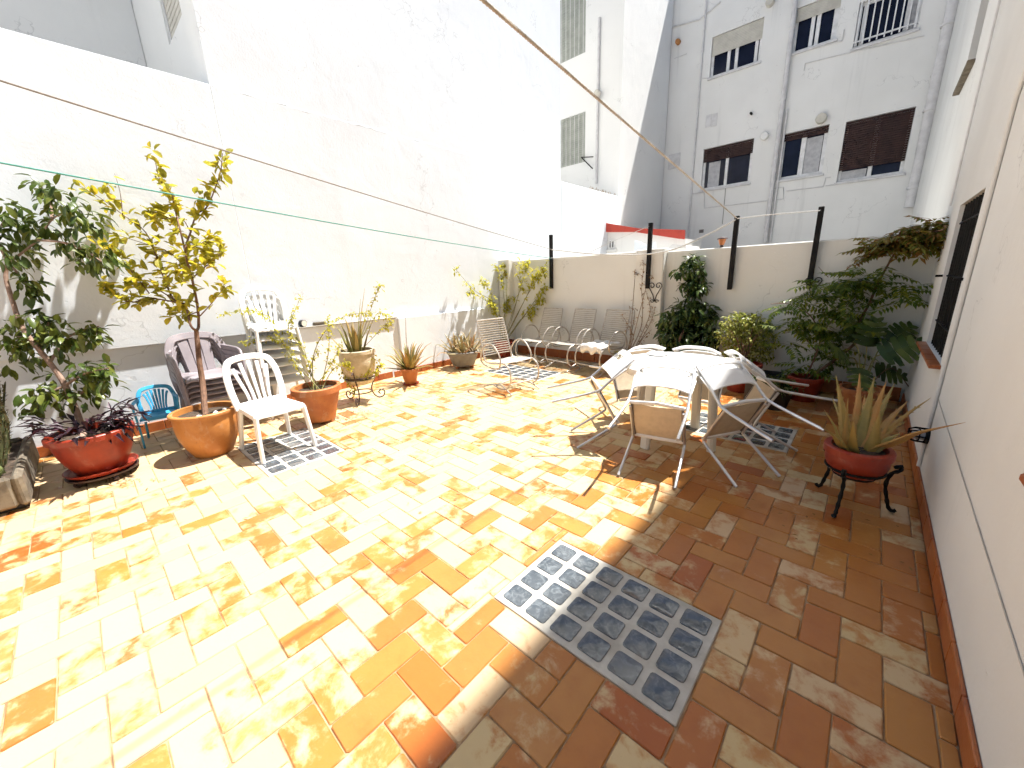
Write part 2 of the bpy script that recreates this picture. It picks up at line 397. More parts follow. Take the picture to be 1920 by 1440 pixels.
# ---- terracotta tiles, right-angled herringbone
U = 0.131
def rect_sub(r, h):
    x0, y0, x1, y1 = r; a0, b0, a1, b1 = h
    if a0 >= x1 or a1 <= x0 or b0 >= y1 or b1 <= y0: return [r]
    out = []
    if a0 > x0: out.append((x0, y0, a0, y1))
    if a1 < x1: out.append((a1, y0, x1, y1))
    m0, m1 = max(x0, a0), min(x1, a1)
    if b0 > y0: out.append((m0, y0, m1, b0))
    if b1 < y1: out.append((m0, b1, m1, y1))
    return out
def tile_shape(mb, w, h, cx=0, cy=0, z=0, rnd=random):
    c = lambda: rnd.uniform(0.003, 0.009)
    a, b = w / 2, h / 2; cs = [c() for _ in range(4)]
    j = lambda: rnd.uniform(-0.0012, 0.0012)
    base = [(a, -b + cs[0]), (a, b - cs[1]), (a - cs[1], b), (-a + cs[2], b), (-a, b - cs[2]), (-a, -b + cs[3]), (-a + cs[3], -b), (a - cs[0], -b)]
    base = [(x + j(), y + j()) for x, y in base]
    tz = [rnd.uniform(-0.0012, 0.0012) for _ in range(4)]
    vs = []
    for (zz, s) in ((-0.02, 0), (-0.0035, 0), (0, 0.0035)):
        for (x, y) in base:
            t = z + zz + (tz[0] * x / a + tz[1] * y / b if zz > -0.01 else 0)
            vs.append((cx + x * (1 - s / a), cy + y * (1 - s / b), t))
    fs = [tuple(range(16, 24))]
    for r_ in (0, 1):
        for q in range(8):
            n = (q + 1) % 8; fs.append((r_ * 8 + q, r_ * 8 + n, r_ * 8 + 8 + n, r_ * 8 + 8 + q))
    mb.add(vs, fs)
rects = []
GAP = 0.0045
for i in range(-46, 8):
    for j in range(-30, 42):
        x = -0.013 + i * U; y = 1.197 + j * U
        if (j + i) % 4 == 0: rects.append((x, y, x + U, y + 2 * U))
        if (j + i) % 4 == 2: rects.append((x, y, x + 2 * U, y + U))
TX0, TX1, TY0, TY1 = XL - 0.04, XR - 0.012, YN, YB - 0.012
tiles = []
for (x0, y0, x1, y1) in rects:
    r_ = (max(x0, TX0), max(y0, TY0), min(x1, TX1), min(y1, TY1))
    if r_[2] - r_[0] < 0.03 or r_[3] - r_[1] < 0.03: continue
    pieces = [r_]
    for p, _ in PANELS:
        h = (p[0] - 0.004, p[1] - 0.004, p[2] + 0.004, p[3] + 0.004)
        pieces = [q for s_ in pieces for q in rect_sub(s_, h)]
    for q in pieces:
        if q[2] - q[0] > 0.022 and q[3] - q[1] > 0.022: tiles.append(q)
def seen(q):
    c = V(((q[0] + q[2]) / 2, (q[1] + q[3]) / 2, 0)); p = MC.transposed() @ (c - CAM)
    if p.z > -0.1: return 0
    u = 960 + FPX * p.x / -p.z; v = 720 - FPX * p.y / -p.z
    if not (0 < u < 1920 and 0 < v < 1440): return 0
    return (q[2] - q[0]) * (q[3] - q[1]) * 1.5 / (-p.z) ** 3
tiles.sort(key=seen, reverse=True)
tvar = {}
for k in range(5):
    for (w, h) in ((U, 2 * U), (2 * U, U)):
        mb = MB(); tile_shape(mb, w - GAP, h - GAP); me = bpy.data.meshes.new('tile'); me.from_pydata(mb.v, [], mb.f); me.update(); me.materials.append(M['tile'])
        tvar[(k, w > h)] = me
rest = MB()
for n, q in enumerate(tiles):
    w, h = q[2] - q[0], q[3] - q[1]; cx, cy = (q[0] + q[2]) / 2, (q[1] + q[3]) / 2; z = random.uniform(-0.0012, 0.0012)
    if n < 300:
        if abs(w * h - 2 * U * U) < 1e-4: o = link('tile', tvar[(n % 5, w > h)], floor)
        else:
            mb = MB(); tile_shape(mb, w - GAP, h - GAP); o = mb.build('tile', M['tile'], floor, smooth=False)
        o.location = (cx, cy, z)
        if n % 2: o.rotation_euler = (0, 0, math.pi)
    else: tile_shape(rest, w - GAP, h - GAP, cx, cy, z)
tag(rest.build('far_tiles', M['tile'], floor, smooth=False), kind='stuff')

for (x0, y0, x1, y1), lab in PANELS:
    o = thing('glass_block_floor_light', lab, 'floor light', (x0, y0, 0), 0, 'glass block panels in the terrace floor')
    W, H = x1 - x0, y1 - y0
    MB().cbox((0, 0, -0.05), (W, H, 0.002), 0.003).build('concrete_frame', M['concrete'], o, smooth=False)
    px, py = (W - 0.03) / 6, (H - 0.03) / 4; gw, gh = px * 0.80, py * 0.80
    mb = MB(); c = 0.014; pts = []
    for (sx, sy, a0) in ((1, -1, -90), (1, 1, 0), (-1, 1, 90), (-1, -1, 180)):
        for k in range(3):
            a = R(a0 + 45 * k); pts.append((sx * (gw / 2 - c) + c * math.cos(a), sy * (gh / 2 - c) + c * math.sin(a)))
    n = len(pts)
    vs = [(x, y, -0.01) for x, y in pts] + [(x, y, 0.004) for x, y in pts] + [(x * 0.95, y * 0.95, 0.0065) for x, y in pts] + [(x * 0.86, y * 0.86, 0.0045) for x, y in pts]
    fs = [tuple(range(3 * n, 4 * n))]
    for r_ in range(3):
        for q in range(n): fs.append((r_ * n + q, r_ * n + (q + 1) % n, r_ * n + n + (q + 1) % n, r_ * n + n + q))
    mb.add(vs, fs); proto = None
    for i in range(6):
        for j in range(4):
            if proto is None: b = proto = mb.build('glass_block', M['glassblock'], o)
            else: b = link('glass_block', proto.data, o)
            b.location = (0.015 + px * (i + 0.5), 0.015 + py * (j + 0.5), 0)

# ---- skirting tiles
sk = link('skirting', None); tag(sk, kind='structure'); sk.empty_display_size = 0.1
skm = {}
def skirt(x, y, rz, L=0.26, h=0.105, t=0.014):
    k = (round(L, 3), h)
    if k not in skm:
        skm[k] = MB().cbox((0.002, 0, 0.0), (L - 0.002, t, h), 0.004).build('skirting_tile', M['skirt'], sk, smooth=False); o = skm[k]
    else: o = link('skirting_tile', skm[k].data, sk)
    o.location = (x, y, 0.0015); o.rotation_euler = (0, 0, rz)
y = YN
while y < YB - 0.03:
    L = min(0.26, YB - 0.02 - y); skirt(XR - 0.001, y, math.pi / 2, L); y += 0.26
y = YN
while y < 5.3:
    xw = XL if y + 0.26 < 3.46 else XL + 0.045
    if y + 0.26 < 1.52: xw = XL - 0.06
    skirt(xw + 0.001, y + 0.26, -math.pi / 2, 0.26); y += 0.26
x = -5.3
while x < XR - 0.06:
    L = min(0.26, XR - 0.03 - x)
    if not (x + L > -2.82 and x < -2.28): skirt(x + L, YB - 0.001, math.pi, L, 0.16)
    x += 0.26

# ---- walls with openings
def wall_holes(mb, f, u0, u1, v0, v1, holes, depth, T):
    us = sorted({u0, u1, *[h[0] for h in holes], *[h[1] for h in holes]}); vs_ = sorted({v0, v1, *[h[2] for h in holes], *[h[3] for h in holes]})
    us = [u for u in us if u0 <= u <= u1]; vs_ = [v for v in vs_ if v0 <= v <= v1]
    quad = lambda a, b, c, d: mb.add([f(*a), f(*b), f(*c), f(*d)], [(0, 1, 2, 3)])
    for i in range(len(us) - 1):
        for j in range(len(vs_) - 1):
            uc, vc = (us[i] + us[i + 1]) / 2, (vs_[j] + vs_[j + 1]) / 2
            if any(h[0] < uc < h[1] and h[2] < vc < h[3] for h in holes): continue
            quad((us[i], vs_[j], 0), (us[i + 1], vs_[j], 0), (us[i + 1], vs_[j + 1], 0), (us[i], vs_[j + 1], 0))
    for (a0, a1, b0, b1) in list(holes) + [(u0, u1, v0, v1)]:
        quad((a0, b0, 0), (a1, b0, 0), (a1, b0, depth), (a0, b0, depth)); quad((a0, b1, 0), (a1, b1, 0), (a1, b1, depth), (a0, b1, depth))
        quad((a0, b0, 0), (a0, b1, 0), (a0, b1, depth), (a0, b0, depth)); quad((a1, b0, 0), (a1, b1, 0), (a1, b1, depth), (a1, b0, depth))
    p, q = f(u0, v0, depth), f(u1, v1, T)
    mb.box([min(a, b) for a, b in zip(p, q)], [max(a, b) for a, b in zip(p, q)])
def bx(mb, f, u0, u1, v0, v1, w0, w1):
    p, q = f(u0, v0, w0), f(u1, v1, w1); mb.box([min(a, b) for a, b in zip(p, q)], [max(a, b) for a, b in zip(p, q)]); return mb
def frame(mb, f, u0, u1, v0, v1, w0, w1, t, mull=()):
    bx(mb, f, u0, u1, v0, v0 + t, w0, w1); bx(mb, f, u0, u1, v1 - t, v1, w0, w1)
    bx(mb, f, u0, u0 + t, v0 + t, v1 - t, w0, w1); bx(mb, f, u1 - t, u1, v0 + t, v1 - t, w0, w1)
    for m in mull:
        c = u0 + (u1 - u0) * m; bx(mb, f, c - t * 0.6, c + t * 0.6, v0 + t, v1 - t, w0 - 0.004, w1)
    return mb
def slats(parent, name, m, f, u0, u1, v0, v1, w, n, tilt=0.3, limit=True):
    proto = None; h = (v1 - v0) / n
    for k in range(n):
        mb = MB(); a = f(u0, v0, w); 
        if proto is None:
            bx(mb, f, u0, u1, v0 + 0.06 * h, v0 + 0.90 * h, w, w + 0.018); proto = mb.build(name, m, parent, smooth=False); o = proto
        else:
            o = link(name, proto.data, parent)
        o.location = (0, 0, k * h)

# right: the house beside the terrace
house = thing('house', 'tall ivory rendered house wall along the right side of the terrace', 'house')
fh = lambda u, v, w: (XR + w, u, v)
mb = MB(); wall_holes(mb, fh, YN - 2, 14.0, -0.16, 7.75, [(4.05, 5.12, 0.80, 1.95), (6.9, 7.9, 3.55, 5.2)], 0.24, 4.0); mb.box((XR + 0.62, YN - 2, 7.7501), (XR + 4.0, 14.0, 10.6)); mb.build('wall', M['plaster_house'], house, smooth=False)
wd = bx(MB(), fh, 4.07, 5.10, 0.82, 1.93, 0.17, 0.2).build('window', M['glass'], house, smooth=False)
frame(MB(), fh, 4.055, 5.115, 0.805, 1.945, 0.13, 0.165, 0.05, (0.5,)).build('window_frame', M['brown'], wd, smooth=False)
gr = link('grille', None, house)
proto = None
for k in range(9):
    if proto is None: o = proto = MB().tube([(XR + 0.03, 0, 0.80), (XR + 0.03, 0, 1.95)], 0.008, 8).build('window_bar', M['iron'], gr)
    else: o = link('window_bar', proto.data, gr)
    o.location = (0, 4.05 + 0.06 + k * (0.95 / 8), 0)
for z in (1.0, 1.38, 1.8): MB().box((XR + 0.018, 4.05, z), (XR + 0.045, 5.12, z + 0.012)).build('cross_bar', M['iron'], gr, smooth=False)
MB().box((XR - 0.045, 4.0, 1.376), (XR + 0.016, 4.02, 1.395)).box((XR - 0.045, 5.14, 1.376), (XR + 0.016, 5.16, 1.395)).build('bracket', M['iron'], gr, smooth=False)
for k in range(5): MB().cbox((XR - 0.06, 3.98 + k * 0.245, 0.772), (XR + 0.13, 3.98 + k * 0.245 + 0.24, 0.798), 0.004).build('sill_tile', M['skirt'], house, smooth=False)
MB().cbox((XR - 0.035, 1.3, 0.87), (XR - 0.0005, 1.76, 0.895), 0.005).build('window_sill', M['skirt'], house, smooth=False)
MB().cbox((XR - 0.06, 6.85, 3.50), (XR - 0.0005, 7.95, 3.54), 0.005).build('window_sill', M['stone'], house, smooth=False)
w2 = bx(MB(), fh, 6.92, 7.88, 3.57, 5.18, 0.16, 0.19).build('window', M['glass'], house, smooth=False)
# cable conduit down the wall, lower pipe with a clip
pts = [gx(1919, 185, XR), gx(1856, 240, XR), gx(1836, 330, XR), gx(1812, 470, XR), gx(1785, 600, XR), gx(1765, 690, XR), gx(1752, 780, XR), gx(1738, 850, XR)]
pts = [V((XR - 0.012, p.y, p.z)) for p in pts]
cond = [V((XR - 0.012, 3.0, 3.3)), V((XR - 0.012, 3.72, 2.36)), V((XR - 0.012, 3.74, 0.32)), V((XR - 0.012, 3.74, 0.12))]
MB().tube(cond, 0.011, 8).build('conduit', M['plaster_house'], house)
MB().tube([V((XR - 0.004, 3.72, 0.62)), V((XR - 0.004, 2.6, 0.55)), V((XR - 0.003, 1.2, 0.46))], 0.0025, 6).build('cable', M['strap'], house)
MB().tube([V((XR - 0.02, 5.62, 4.2)), V((XR - 0.02, 5.62, 2.0))], 0.009, 6).build('cable', M['pipe_white'], house)
# low parapet behind the camera closes the terrace
wing = thing('terrace_parapet', 'low ivory parapet closing the terrace at its near end', 'wall')
MB().cbox((XL - 0.3, YN - 0.2, -0.16), (XR - 0.002, YN, 1.0), 0.01).build('wall', M['plaster_house'], wing, smooth=False)

# back wall
bw = thing('back_wall', 'low cream limewashed wall at the back of the terrace', 'wall')
MB().cbox((-5.66, YB, -0.16), (-2.40, YB + 0.2, 1.83), 0.012).build('wall_panel', M['plaster_back'], bw, smooth=False)
MB().cbox((-2.399, YB + 0.03, -0.16), (XR + 0.3, YB + 0.22, 1.80), 0.012).build('wall_panel', M['plaster_back'], bw, smooth=False)
MB().cbox((-2.76, YB - 0.09, -0.16), (-2.33, YB + 0.21, 1.845), 0.012).build('pilaster', M['plaster_back'], bw, smooth=False)
MB().cbox((-5.64, YB - 0.14, -0.16), (-5.36, YB + 0.21, 1.86), 0.012).build('pilaster', M['plaster_back'], bw, smooth=False)

# left: garden wall, then the windowless side of the neighbour
pw = thing('party_wall', 'lower white limewashed wall at the far left, stained under its top', 'wall')
MB().box((-5.95, YN - 0.4, -0.16), (XL - 0.06, 1.51, 0.949)).build('base', M['plaster_left'], pw, smooth=False)
MB().cbox((-5.95, YN - 0.4, 0.95), (XL - 0.018, 1.51, 3.64), 0.004).build('wall_panel', M['plaster_left'], pw, smooth=False)
nb = thing('neighbour_building', 'huge blank white lumpy side wall left of the terrace', 'building')
MB().box((-12, 1.512, -0.16), (XL, 3.45, 0.945)).build('base', M['plaster_left'], nb, smooth=False)
MB().cbox((-12, 3.4505, -0.16), (XL + 0.045, 5.38, 0.95), 0.006).build('plinth', M['plaster_left'], nb, smooth=False)
MB().box((-12, 5.3805, -0.16), (XL - 0.02, 8.08, 0.9495)).build('base', M['plaster_left'], nb, smooth=False)
MB().box((-12, 1.512, 0.9505), (XL - 0.02, 8.08, 3.63)).build('wall_panel', M['plaster_left'], nb, smooth=False)
fn = lambda u, v, w: (u, 1.512 + w, v)
q0 = gy(343, 37, 1.512); q1 = gy(317, 82, 1.512)
mb = MB(); wall_holes(mb, fn, -12, XL - 0.034, 3.631, 9.5, [(q1.x, q0.x, q1.z - 0.02, q1.z + 1.1)], 0.12, 6.568); mb.build('wall_panel', M['plaster_pale'], nb, smooth=False)
MB().box((XL - 0.033, 1.512, 3.632), (XL - 0.027, 8.08, 9.5)).build('wall_skin', M['plaster_left'], nb, smooth=False)
lw = frame(MB(), fn, q1.x + 0.002, q0.x - 0.002, q1.z - 0.018, q1.z + 1.098, 0.02, 0.06, 0.04).build('window', M['white_frame'], nb, smooth=False)
slats(lw, 'slat', M['cream_shutter'], fn, q1.x + 0.045, q0.x - 0.045, q1.z + 0.03, q1.z + 1.05, 0.03, 16)
MB().cbox((XL - 0.019, 1.95, 0.9515), (XL + 0.035, 3.449, 0.968), 0.003).build('ledge', M['concrete'], nb, smooth=False)
# fillet of old mortar along the join, seen as a ragged line
for (y0, y1, z0, r_) in ((1.53, 4.2, 3.63, 0.007), (4.2, 8.0, 3.63, 0.005)):
    P_ = [V((XL - 0.026, y0 + (y1 - y0) * k / 40, z0 + random.uniform(-0.012, 0.012))) for k in range(41)]
    MB().tube(P_, [r_ * random.uniform(0.5, 1.3) for _ in P_], 7).build('mortar_fillet', M['plaster_left'], nb)
sb = thing('setback_building', 'shaded pale building set back above the wall at the top left corner', 'building')
MB().box((-14, -9, -0.16), (-8.5, 1.505, 10)).build('wall', M['plaster_pale'], sb, smooth=False)
lw2 = thing('neighbour_yard_wall', 'white wall with weeds on top running on behind the back wall', 'wall')
MB().cbox((-6.0, 8.081, -0.16), (XL - 0.02, 10.89, 3.6), 0.02).build('wall_panel', M['plaster_left'], lw2, smooth=False)
mb = MB()
for k in range(60):
    p = V((XL - 0.1 + random.uniform(-.08, .08), random.uniform(9.3, 10.8), 3.6)); mb.leaf(p, (random.uniform(-.4, .6), random.uniform(-.5, .5), 1), (1, 0, 0), random.uniform(.04, .12), .015)
mb.build('weeds', M['lf_dry'], lw2)

# ---- buildings beyond
z8 = lambda x, y: (1020 + x * 0.3854, y * 0.3854)
def rect8(Y, TL, TR, BR, BL):
    a, b, c, d = [gy(*z8(*p), Y) for p in (TL, TR, BR, BL)]
    return ((a.x + d.x) / 2, (b.x + c.x) / 2, (c.z + d.z) / 2, (a.z + b.z) / 2)
YF = 14.0
ff = lambda u, v, w: (u, YF + w, v)
fb = thing('apartment_building', 'grey white apartment block with six windows behind the back wall', 'building')
WN = dict(a=rect8(YF, (770,720),(1020,680),(1000,890),(770,925)), b=rect8(YF, (1155,650),(1385,610),(1355,850),(1135,875)),
          c=rect8(YF, (1465,585),(1795,530),(1755,850),(1430,880)), d=rect8(YF, (815,175),(1070,90),(1050,305),(810,375)),
          e=rect8(YF, (1222,35),(1440,-30),(1430,195),(1210,255)), f=rect8(YF, (1530,-10),(1835,-70),(1830,160),(1515,215)))
xl_far = gy(1209, 300, YF).x
mb = MB(); wall_holes(mb, ff, xl_far, XR, -0.16, 10.2, list(WN.values()), 0.22, 6); mb.build('wall', M['plaster_far'], fb, smooth=False)
def far_window(k, blind=None, bm=None, n=8, fr=0.065, curtain=False, mull=(0.5,), bars=False):
    u0, u1, v0, v1 = WN[k]; e = 0.002
    w = frame(MB(), ff, u0 + e, u1 - e, v0 + e, v1 - e, 0.08, 0.14, fr, mull).build('window', M['white_frame'], fb, smooth=False)
    ms = [0] + list(mull) + [1]
    for i in range(len(ms) - 1):
        bx(MB(), ff, u0 + (u1 - u0) * ms[i] + fr * 0.7, u0 + (u1 - u0) * ms[i + 1] - fr * 0.7, v0 + fr * 0.9, v1 - fr * 0.9, 0.11, 0.12).build('pane', M['glass'], w, smooth=False)
    if blind:
        vb = v1 - (v1 - v0) * blind
        slats(w, 'blind_slat', bm, ff, u0 + 0.01, u1 - 0.01, vb, v1 - 0.01, 0.035, n)
    if curtain:
        mb = MB()
        for (a, b) in curtain:
            x0, x1 = u0 + (u1 - u0) * a, u0 + (u1 - u0) * b; P_ = 14
            top = [V((x0 + (x1 - x0) * i / P_, YF + 0.098 + 0.006 * (i % 2), v0 + (v1 - v0) * (1 - (blind or 0)) - 0.02)) for i in range(P_ + 1)]
            mid = (x0 + x1) / 2
            bot = [V((x0 + (x1 - x0) * i / P_, YF + 0.098 + 0.006 * (i % 2), v0 + 0.06)) for i in range(P_ + 1)]
            mb.add(top + bot, [(i, i + 1, P_ + 2 + i, P_ + 1 + i) for i in range(P_)])
        mb.build('curtain', M['curtain'], w)
    bx(MB(), ff, u0 - 0.04, u1 + 0.04, v0 - 0.05, v0 - 0.001, -0.05, 0.10).build('sill', M['pipe_white'], fb, smooth=False)
    return w
far_window('a', 0.32, M['brown'], 8, curtain=[(0.12, 0.36)])
far_window('b', 0.16, M['brown'], 3, fr=0.085, curtain=[(0.55, 0.9)])
far_window('c', 0.80, M['brown'], 22, curtain=[(0.05, 0.45)])
far_window('d', 0.46, M['cream_shutter'], 12, mull=(0.36, 0.52, 0.9))
far_window('e', 0.30, M['cream_shutter'], 8, mull=(0.42, 0.55, 0.92))
far_window('f', mull=(0.12, 0.82), curtain=[(0.84, 0.98)])
u0, u1, v0, v1 = WN['f']; wg = link('window_grille', None, fb); proto = None
for k in range(9):
    if proto is None: o = proto = bx(MB(), ff, 0, 0.025, v0 + 0.05, v1, -0.03, -0.005).build('window_bar', M['white_frame'], wg, smooth=False)
    else: o = link('window_bar', proto.data, wg)
    o.location = (u0 + 0.03 + k * (u1 - u0 - 0.08) / 8, 0, 0)
bx(MB(), ff, u0, u1, v0 + 0.12, v0 + 0.15, -0.004, 0.02).build('cross_bar', M['white_frame'], wg, smooth=False)
def vpipe(px, py0, py1, r, Y, off, name='drainpipe', m='pipe_white', parent=fb, zt=None):
    p = gy(px[1], py1, Y); q = gy(px[0], py0, Y); z1 = zt or q.z
    mb = MB().tube([(p.x, Y - off, p.z), (p.x, Y - off, z1)], r, 10)
    z = p.z + 0.4
    while z < z1:
        mb.tube([(p.x, Y - off, z), (p.x, Y - off, z + 0.05)], r * 1.25, 10); z += 1.6
    mb.build(name, M[m], parent)
vpipe((1320, 1290), 0, 450, 0.025, YF, 0.03, zt=10); vpipe((1485, 1435), 10, 455, 0.06, YF, 0.08, zt=8.4); vpipe((1495, 1444), 10, 455, 0.025, YF, 0.04, zt=5.6)
vpipe((1755, 1705), 0, 390, 0.11, YF, 0.14, zt=9.5); vpipe((1210, 1206), 0, 400, 0.02, YF, 0.03, zt=9)
def thin(pts, r=0.012, Y=YF, m='pipe_white', name='conduit', parent=fb):
    P_ = [gy(*z8(*p), Y) for p in pts]; P_ = [V((p.x, Y - r, p.z)) for p in P_]; MB().tube(P_, r, 6).build(name, M[m], parent)
thin([(780, 935), (780, 1012), (1165, 968), (1165, 910), (1115, 918)]); thin([(720, 942), (780, 935)]); thin([(885, 905), (868, 1090)], 0.008, m='grey_rail')
thin([(1175, 930), (1360, 908), (1370, 865), (1395, 862)]); thin([(1370, 905), (1760, 850)]); thin([(530, 160), (760, 95), (860, 10)], 0.02); thin([(1180, 290), (1215, 265), (1450, 200), (1460, 145)], 0.014)
thin([(1265, 345), (1270, 310), (1440, 268), (1850, 175)]); thin([(635, 285), (695, 262)], 0.008); thin([(770, 383), (815, 378)], 0.012)
def vent(x, y, r, m, Y=YF, parent=fb):
    p = gy(*z8(x, y), Y); o = MB().lathe([(r, 0), (r, 0.10), (r * 0.85, 0.125), (0.001, 0.125)], 20).build('vent', M[m], parent)
    o.location = (p.x, Y - 0.001, p.z); o.rotation_euler = (R(90), 0, 0)
vent(1102, 15, 0.10, 'cream_shutter'); vent(1350, 580, 0.12, 'cream_shutter'); vent(655, 207, 0.07, 'terracotta_y'); vent(1075, 665, 0.10, 'plaster_far'); vent(1010, 555, 0.03, 'iron')
def plate(x0, y0, x1, y1, m, name='wall_box', d=0.03):
    a = gy(*z8(x0, y0), YF); b = gy(*z8(x1, y1), YF); MB().cbox((a.x, YF - d, b.z), (b.x, YF - 0.0005, a.z), 0.006).build(name, M[m], fb, smooth=False)
plate(608, 755, 660, 815, 'pipe_white'); plate(790, 562, 812, 616, 'pipe_white', 'vent_grille', 0.015); plate(818, 556, 840, 612, 'pipe_white', 'vent_grille', 0.015)
plate(557, 742, 578, 757, 'iron', 'vent_hole', 0.01); plate(755, 1118, 776, 1132, 'grey_rail', 'vent_hole', 0.01)

YS = 10.9
fs_ = lambda u, v, w: (u, YS + w, v)
nb2 = thing('rear_building', 'pale building with barred shuttered windows behind the blank wall', 'building')
S7 = rect8(YS, (88,575),(200,550),(200,790),(88,812)); S8 = rect8(YS, (88,20),(205,-15),(200,260),(88,300))
S7 = (S7[0] - 0.35, *S7[1:]); S8 = (S8[0] - 0.35, S8[1], S8[2], S8[3] + 0.2)
mb = MB(); wall_holes(mb, fs_, -12, XL - 0.05, -0.16, 11.2, [S7, S8], 0.16, 3.05); mb.build('wall', M['plaster_pale'], nb2, smooth=False)
for S in (S7, S8):
    w = frame(MB(), fs_, S[0] + .002, S[1] - .002, S[2] + .002, S[3] - .002, 0.03, 0.10, 0.05).build('window', M['green_shutter'], nb2, smooth=False)
    slats(w, 'shutter_slat', M['green_shutter'], fs_, S[0] + 0.05, S[1] - 0.05, S[2] + 0.05, S[3] - 0.05, 0.05, 22)
    for k in range(8):
        u = S[0] + 0.06 + k * (S[1] - S[0] - 0.12) / 7; bx(MB(), fs_, u, u + 0.014, S[2], S[3], -0.03, -0.015).build('window_bar', M['pipe_white'], nb2, smooth=False)
p = gy(1119, 345, YS); MB().tube([(p.x, YS - 0.04, p.z), (p.x, YS - 0.04, 8)], 0.035, 8).build('drainpipe', M['pipe_white'], nb2)
p = gy(1125, 178, YS); o = MB().lathe([(0.05, 0), (0.09, 0.03), (0.09, 0.10), (0.06, 0.13), (0.001, 0.13)], 18).build('wall_lamp', M['cream_shutter'], nb2); o.location = (p.x, YS - 0.08, p.z); o.rotation_euler = (R(90), 0, 0)
a, b, c = gy(1090, 295, YS - 0.05), gy(1112, 294, YS - 0.3), gy(1111, 316, YS - 0.3)
MB().tube([a, b], 0.015, 6).tube([a, c], 0.015, 6).build('line_bracket', M['iron'], nb2)
# small shed with red flashing, white parapet, grey canopy
z6 = lambda x, y: (1000 + x * 0.2083, 340 + y * 0.2083)
YD = 10.3
shed = thing('shed', 'small stained outhouse with a red sloping roof edge behind the back wall', 'shed')
pt = lambda x, y, Y=YD: gy(*z6(x, y), Y)
def prism_y(poly, y0, y1):
    mb = MB(); n = len(poly); mb.add([(p.x, y0, p.z) for p in poly] + [(p.x, y1, p.z) for p in poly], [tuple(range(n)), tuple(range(2 * n - 1, n - 1, -1))] + [(i, (i + 1) % n, n + (i + 1) % n, n + i) for i in range(n)]); return mb
a, b, c = pt(480, 455), pt(1370, 515), pt(920, 455)
ws = [pt(680, 530), pt(735, 605)]
prism_y([V((a.x, 0, -0.16)), V((b.x, 0, -0.16)), V((b.x, 0, b.z)), V((c.x, 0, c.z)), V((a.x, 0, a.z))], YD, YD + 1.2).build('wall', M['plaster_far'], shed, smooth=False)
prism_y([pt(488, 348), pt(500, 458), pt(920, 457), pt(1310, 517), pt(1365, 522), pt(1370, 440), pt(960, 425)], YD - 0.10, YD - 0.004).build('roof_edge', M['red_paint'], shed, smooth=False)
w = frame(MB(), lambda u, v, w_: (u, YD + w_, v), ws[0].x, ws[1].x, ws[1].z, ws[0].z, -0.03, 0.01, 0.035, (0.5,)).build('window', M['white_frame'], shed, smooth=False)
MB().box((ws[0].x + .03, YD - 0.012, ws[1].z + .03), (ws[1].x - .03, YD - 0.001, ws[0].z - .03)).build('pane', M['glass'], w, smooth=False)
MB().cbox((ws[0].x - .12, YD - 0.06, ws[1].z - .07), (ws[1].x + .06, YD - .0005, ws[1].z - .012), 0.005).build('sill', M['plaster_far'], shed, smooth=False)
YP = 9.3
pp = prism_y([pt(x_, y_, YP) for x_, y_ in ((905, 700), (910, 535), (950, 545), (1000, 572), (1050, 560), (1085, 545), (1092, 700))], YP, YP + 0.12).build('parapet', M['plaster_left'], smooth=False)
tag(pp, 'white scooped parapet peeking over the back wall in front of the shed', 'parapet')
YC = 8.2
cp = prism_y([pt(1210, 605, YC), pt(1250, 565, YC), pt(1370, 575, YC), pt(1375, 600, YC)], YC, YC + 0.8).build('awning', M['pipe_white'], smooth=False); tag(cp, 'grey tin awning right of the red roof edge, just above the back wall', 'awning')
# lantern on the wall top
p = gy(1353, 462, YB + 0.12)
ln = thing('lantern', 'small brown lantern standing on top of the back wall', 'lantern', (p.x, YB + 0.12, 1.80))
MB().lathe([(0.03, 0), (0.02, 0.02), (0.02, 0.035)], 8).build('foot', M['iron_brown'], ln); MB().lathe([(0.028, 0.035), (0.05, 0.11)], 6, cap1=True).build('glass_body', M['terracotta'], ln, smooth=False); MB().lathe([(0.07, 0.11), (0.06, 0.125), (0.015, 0.14)], 6, cap1=True).build('cap', M['iron_brown'], ln, smooth=False)
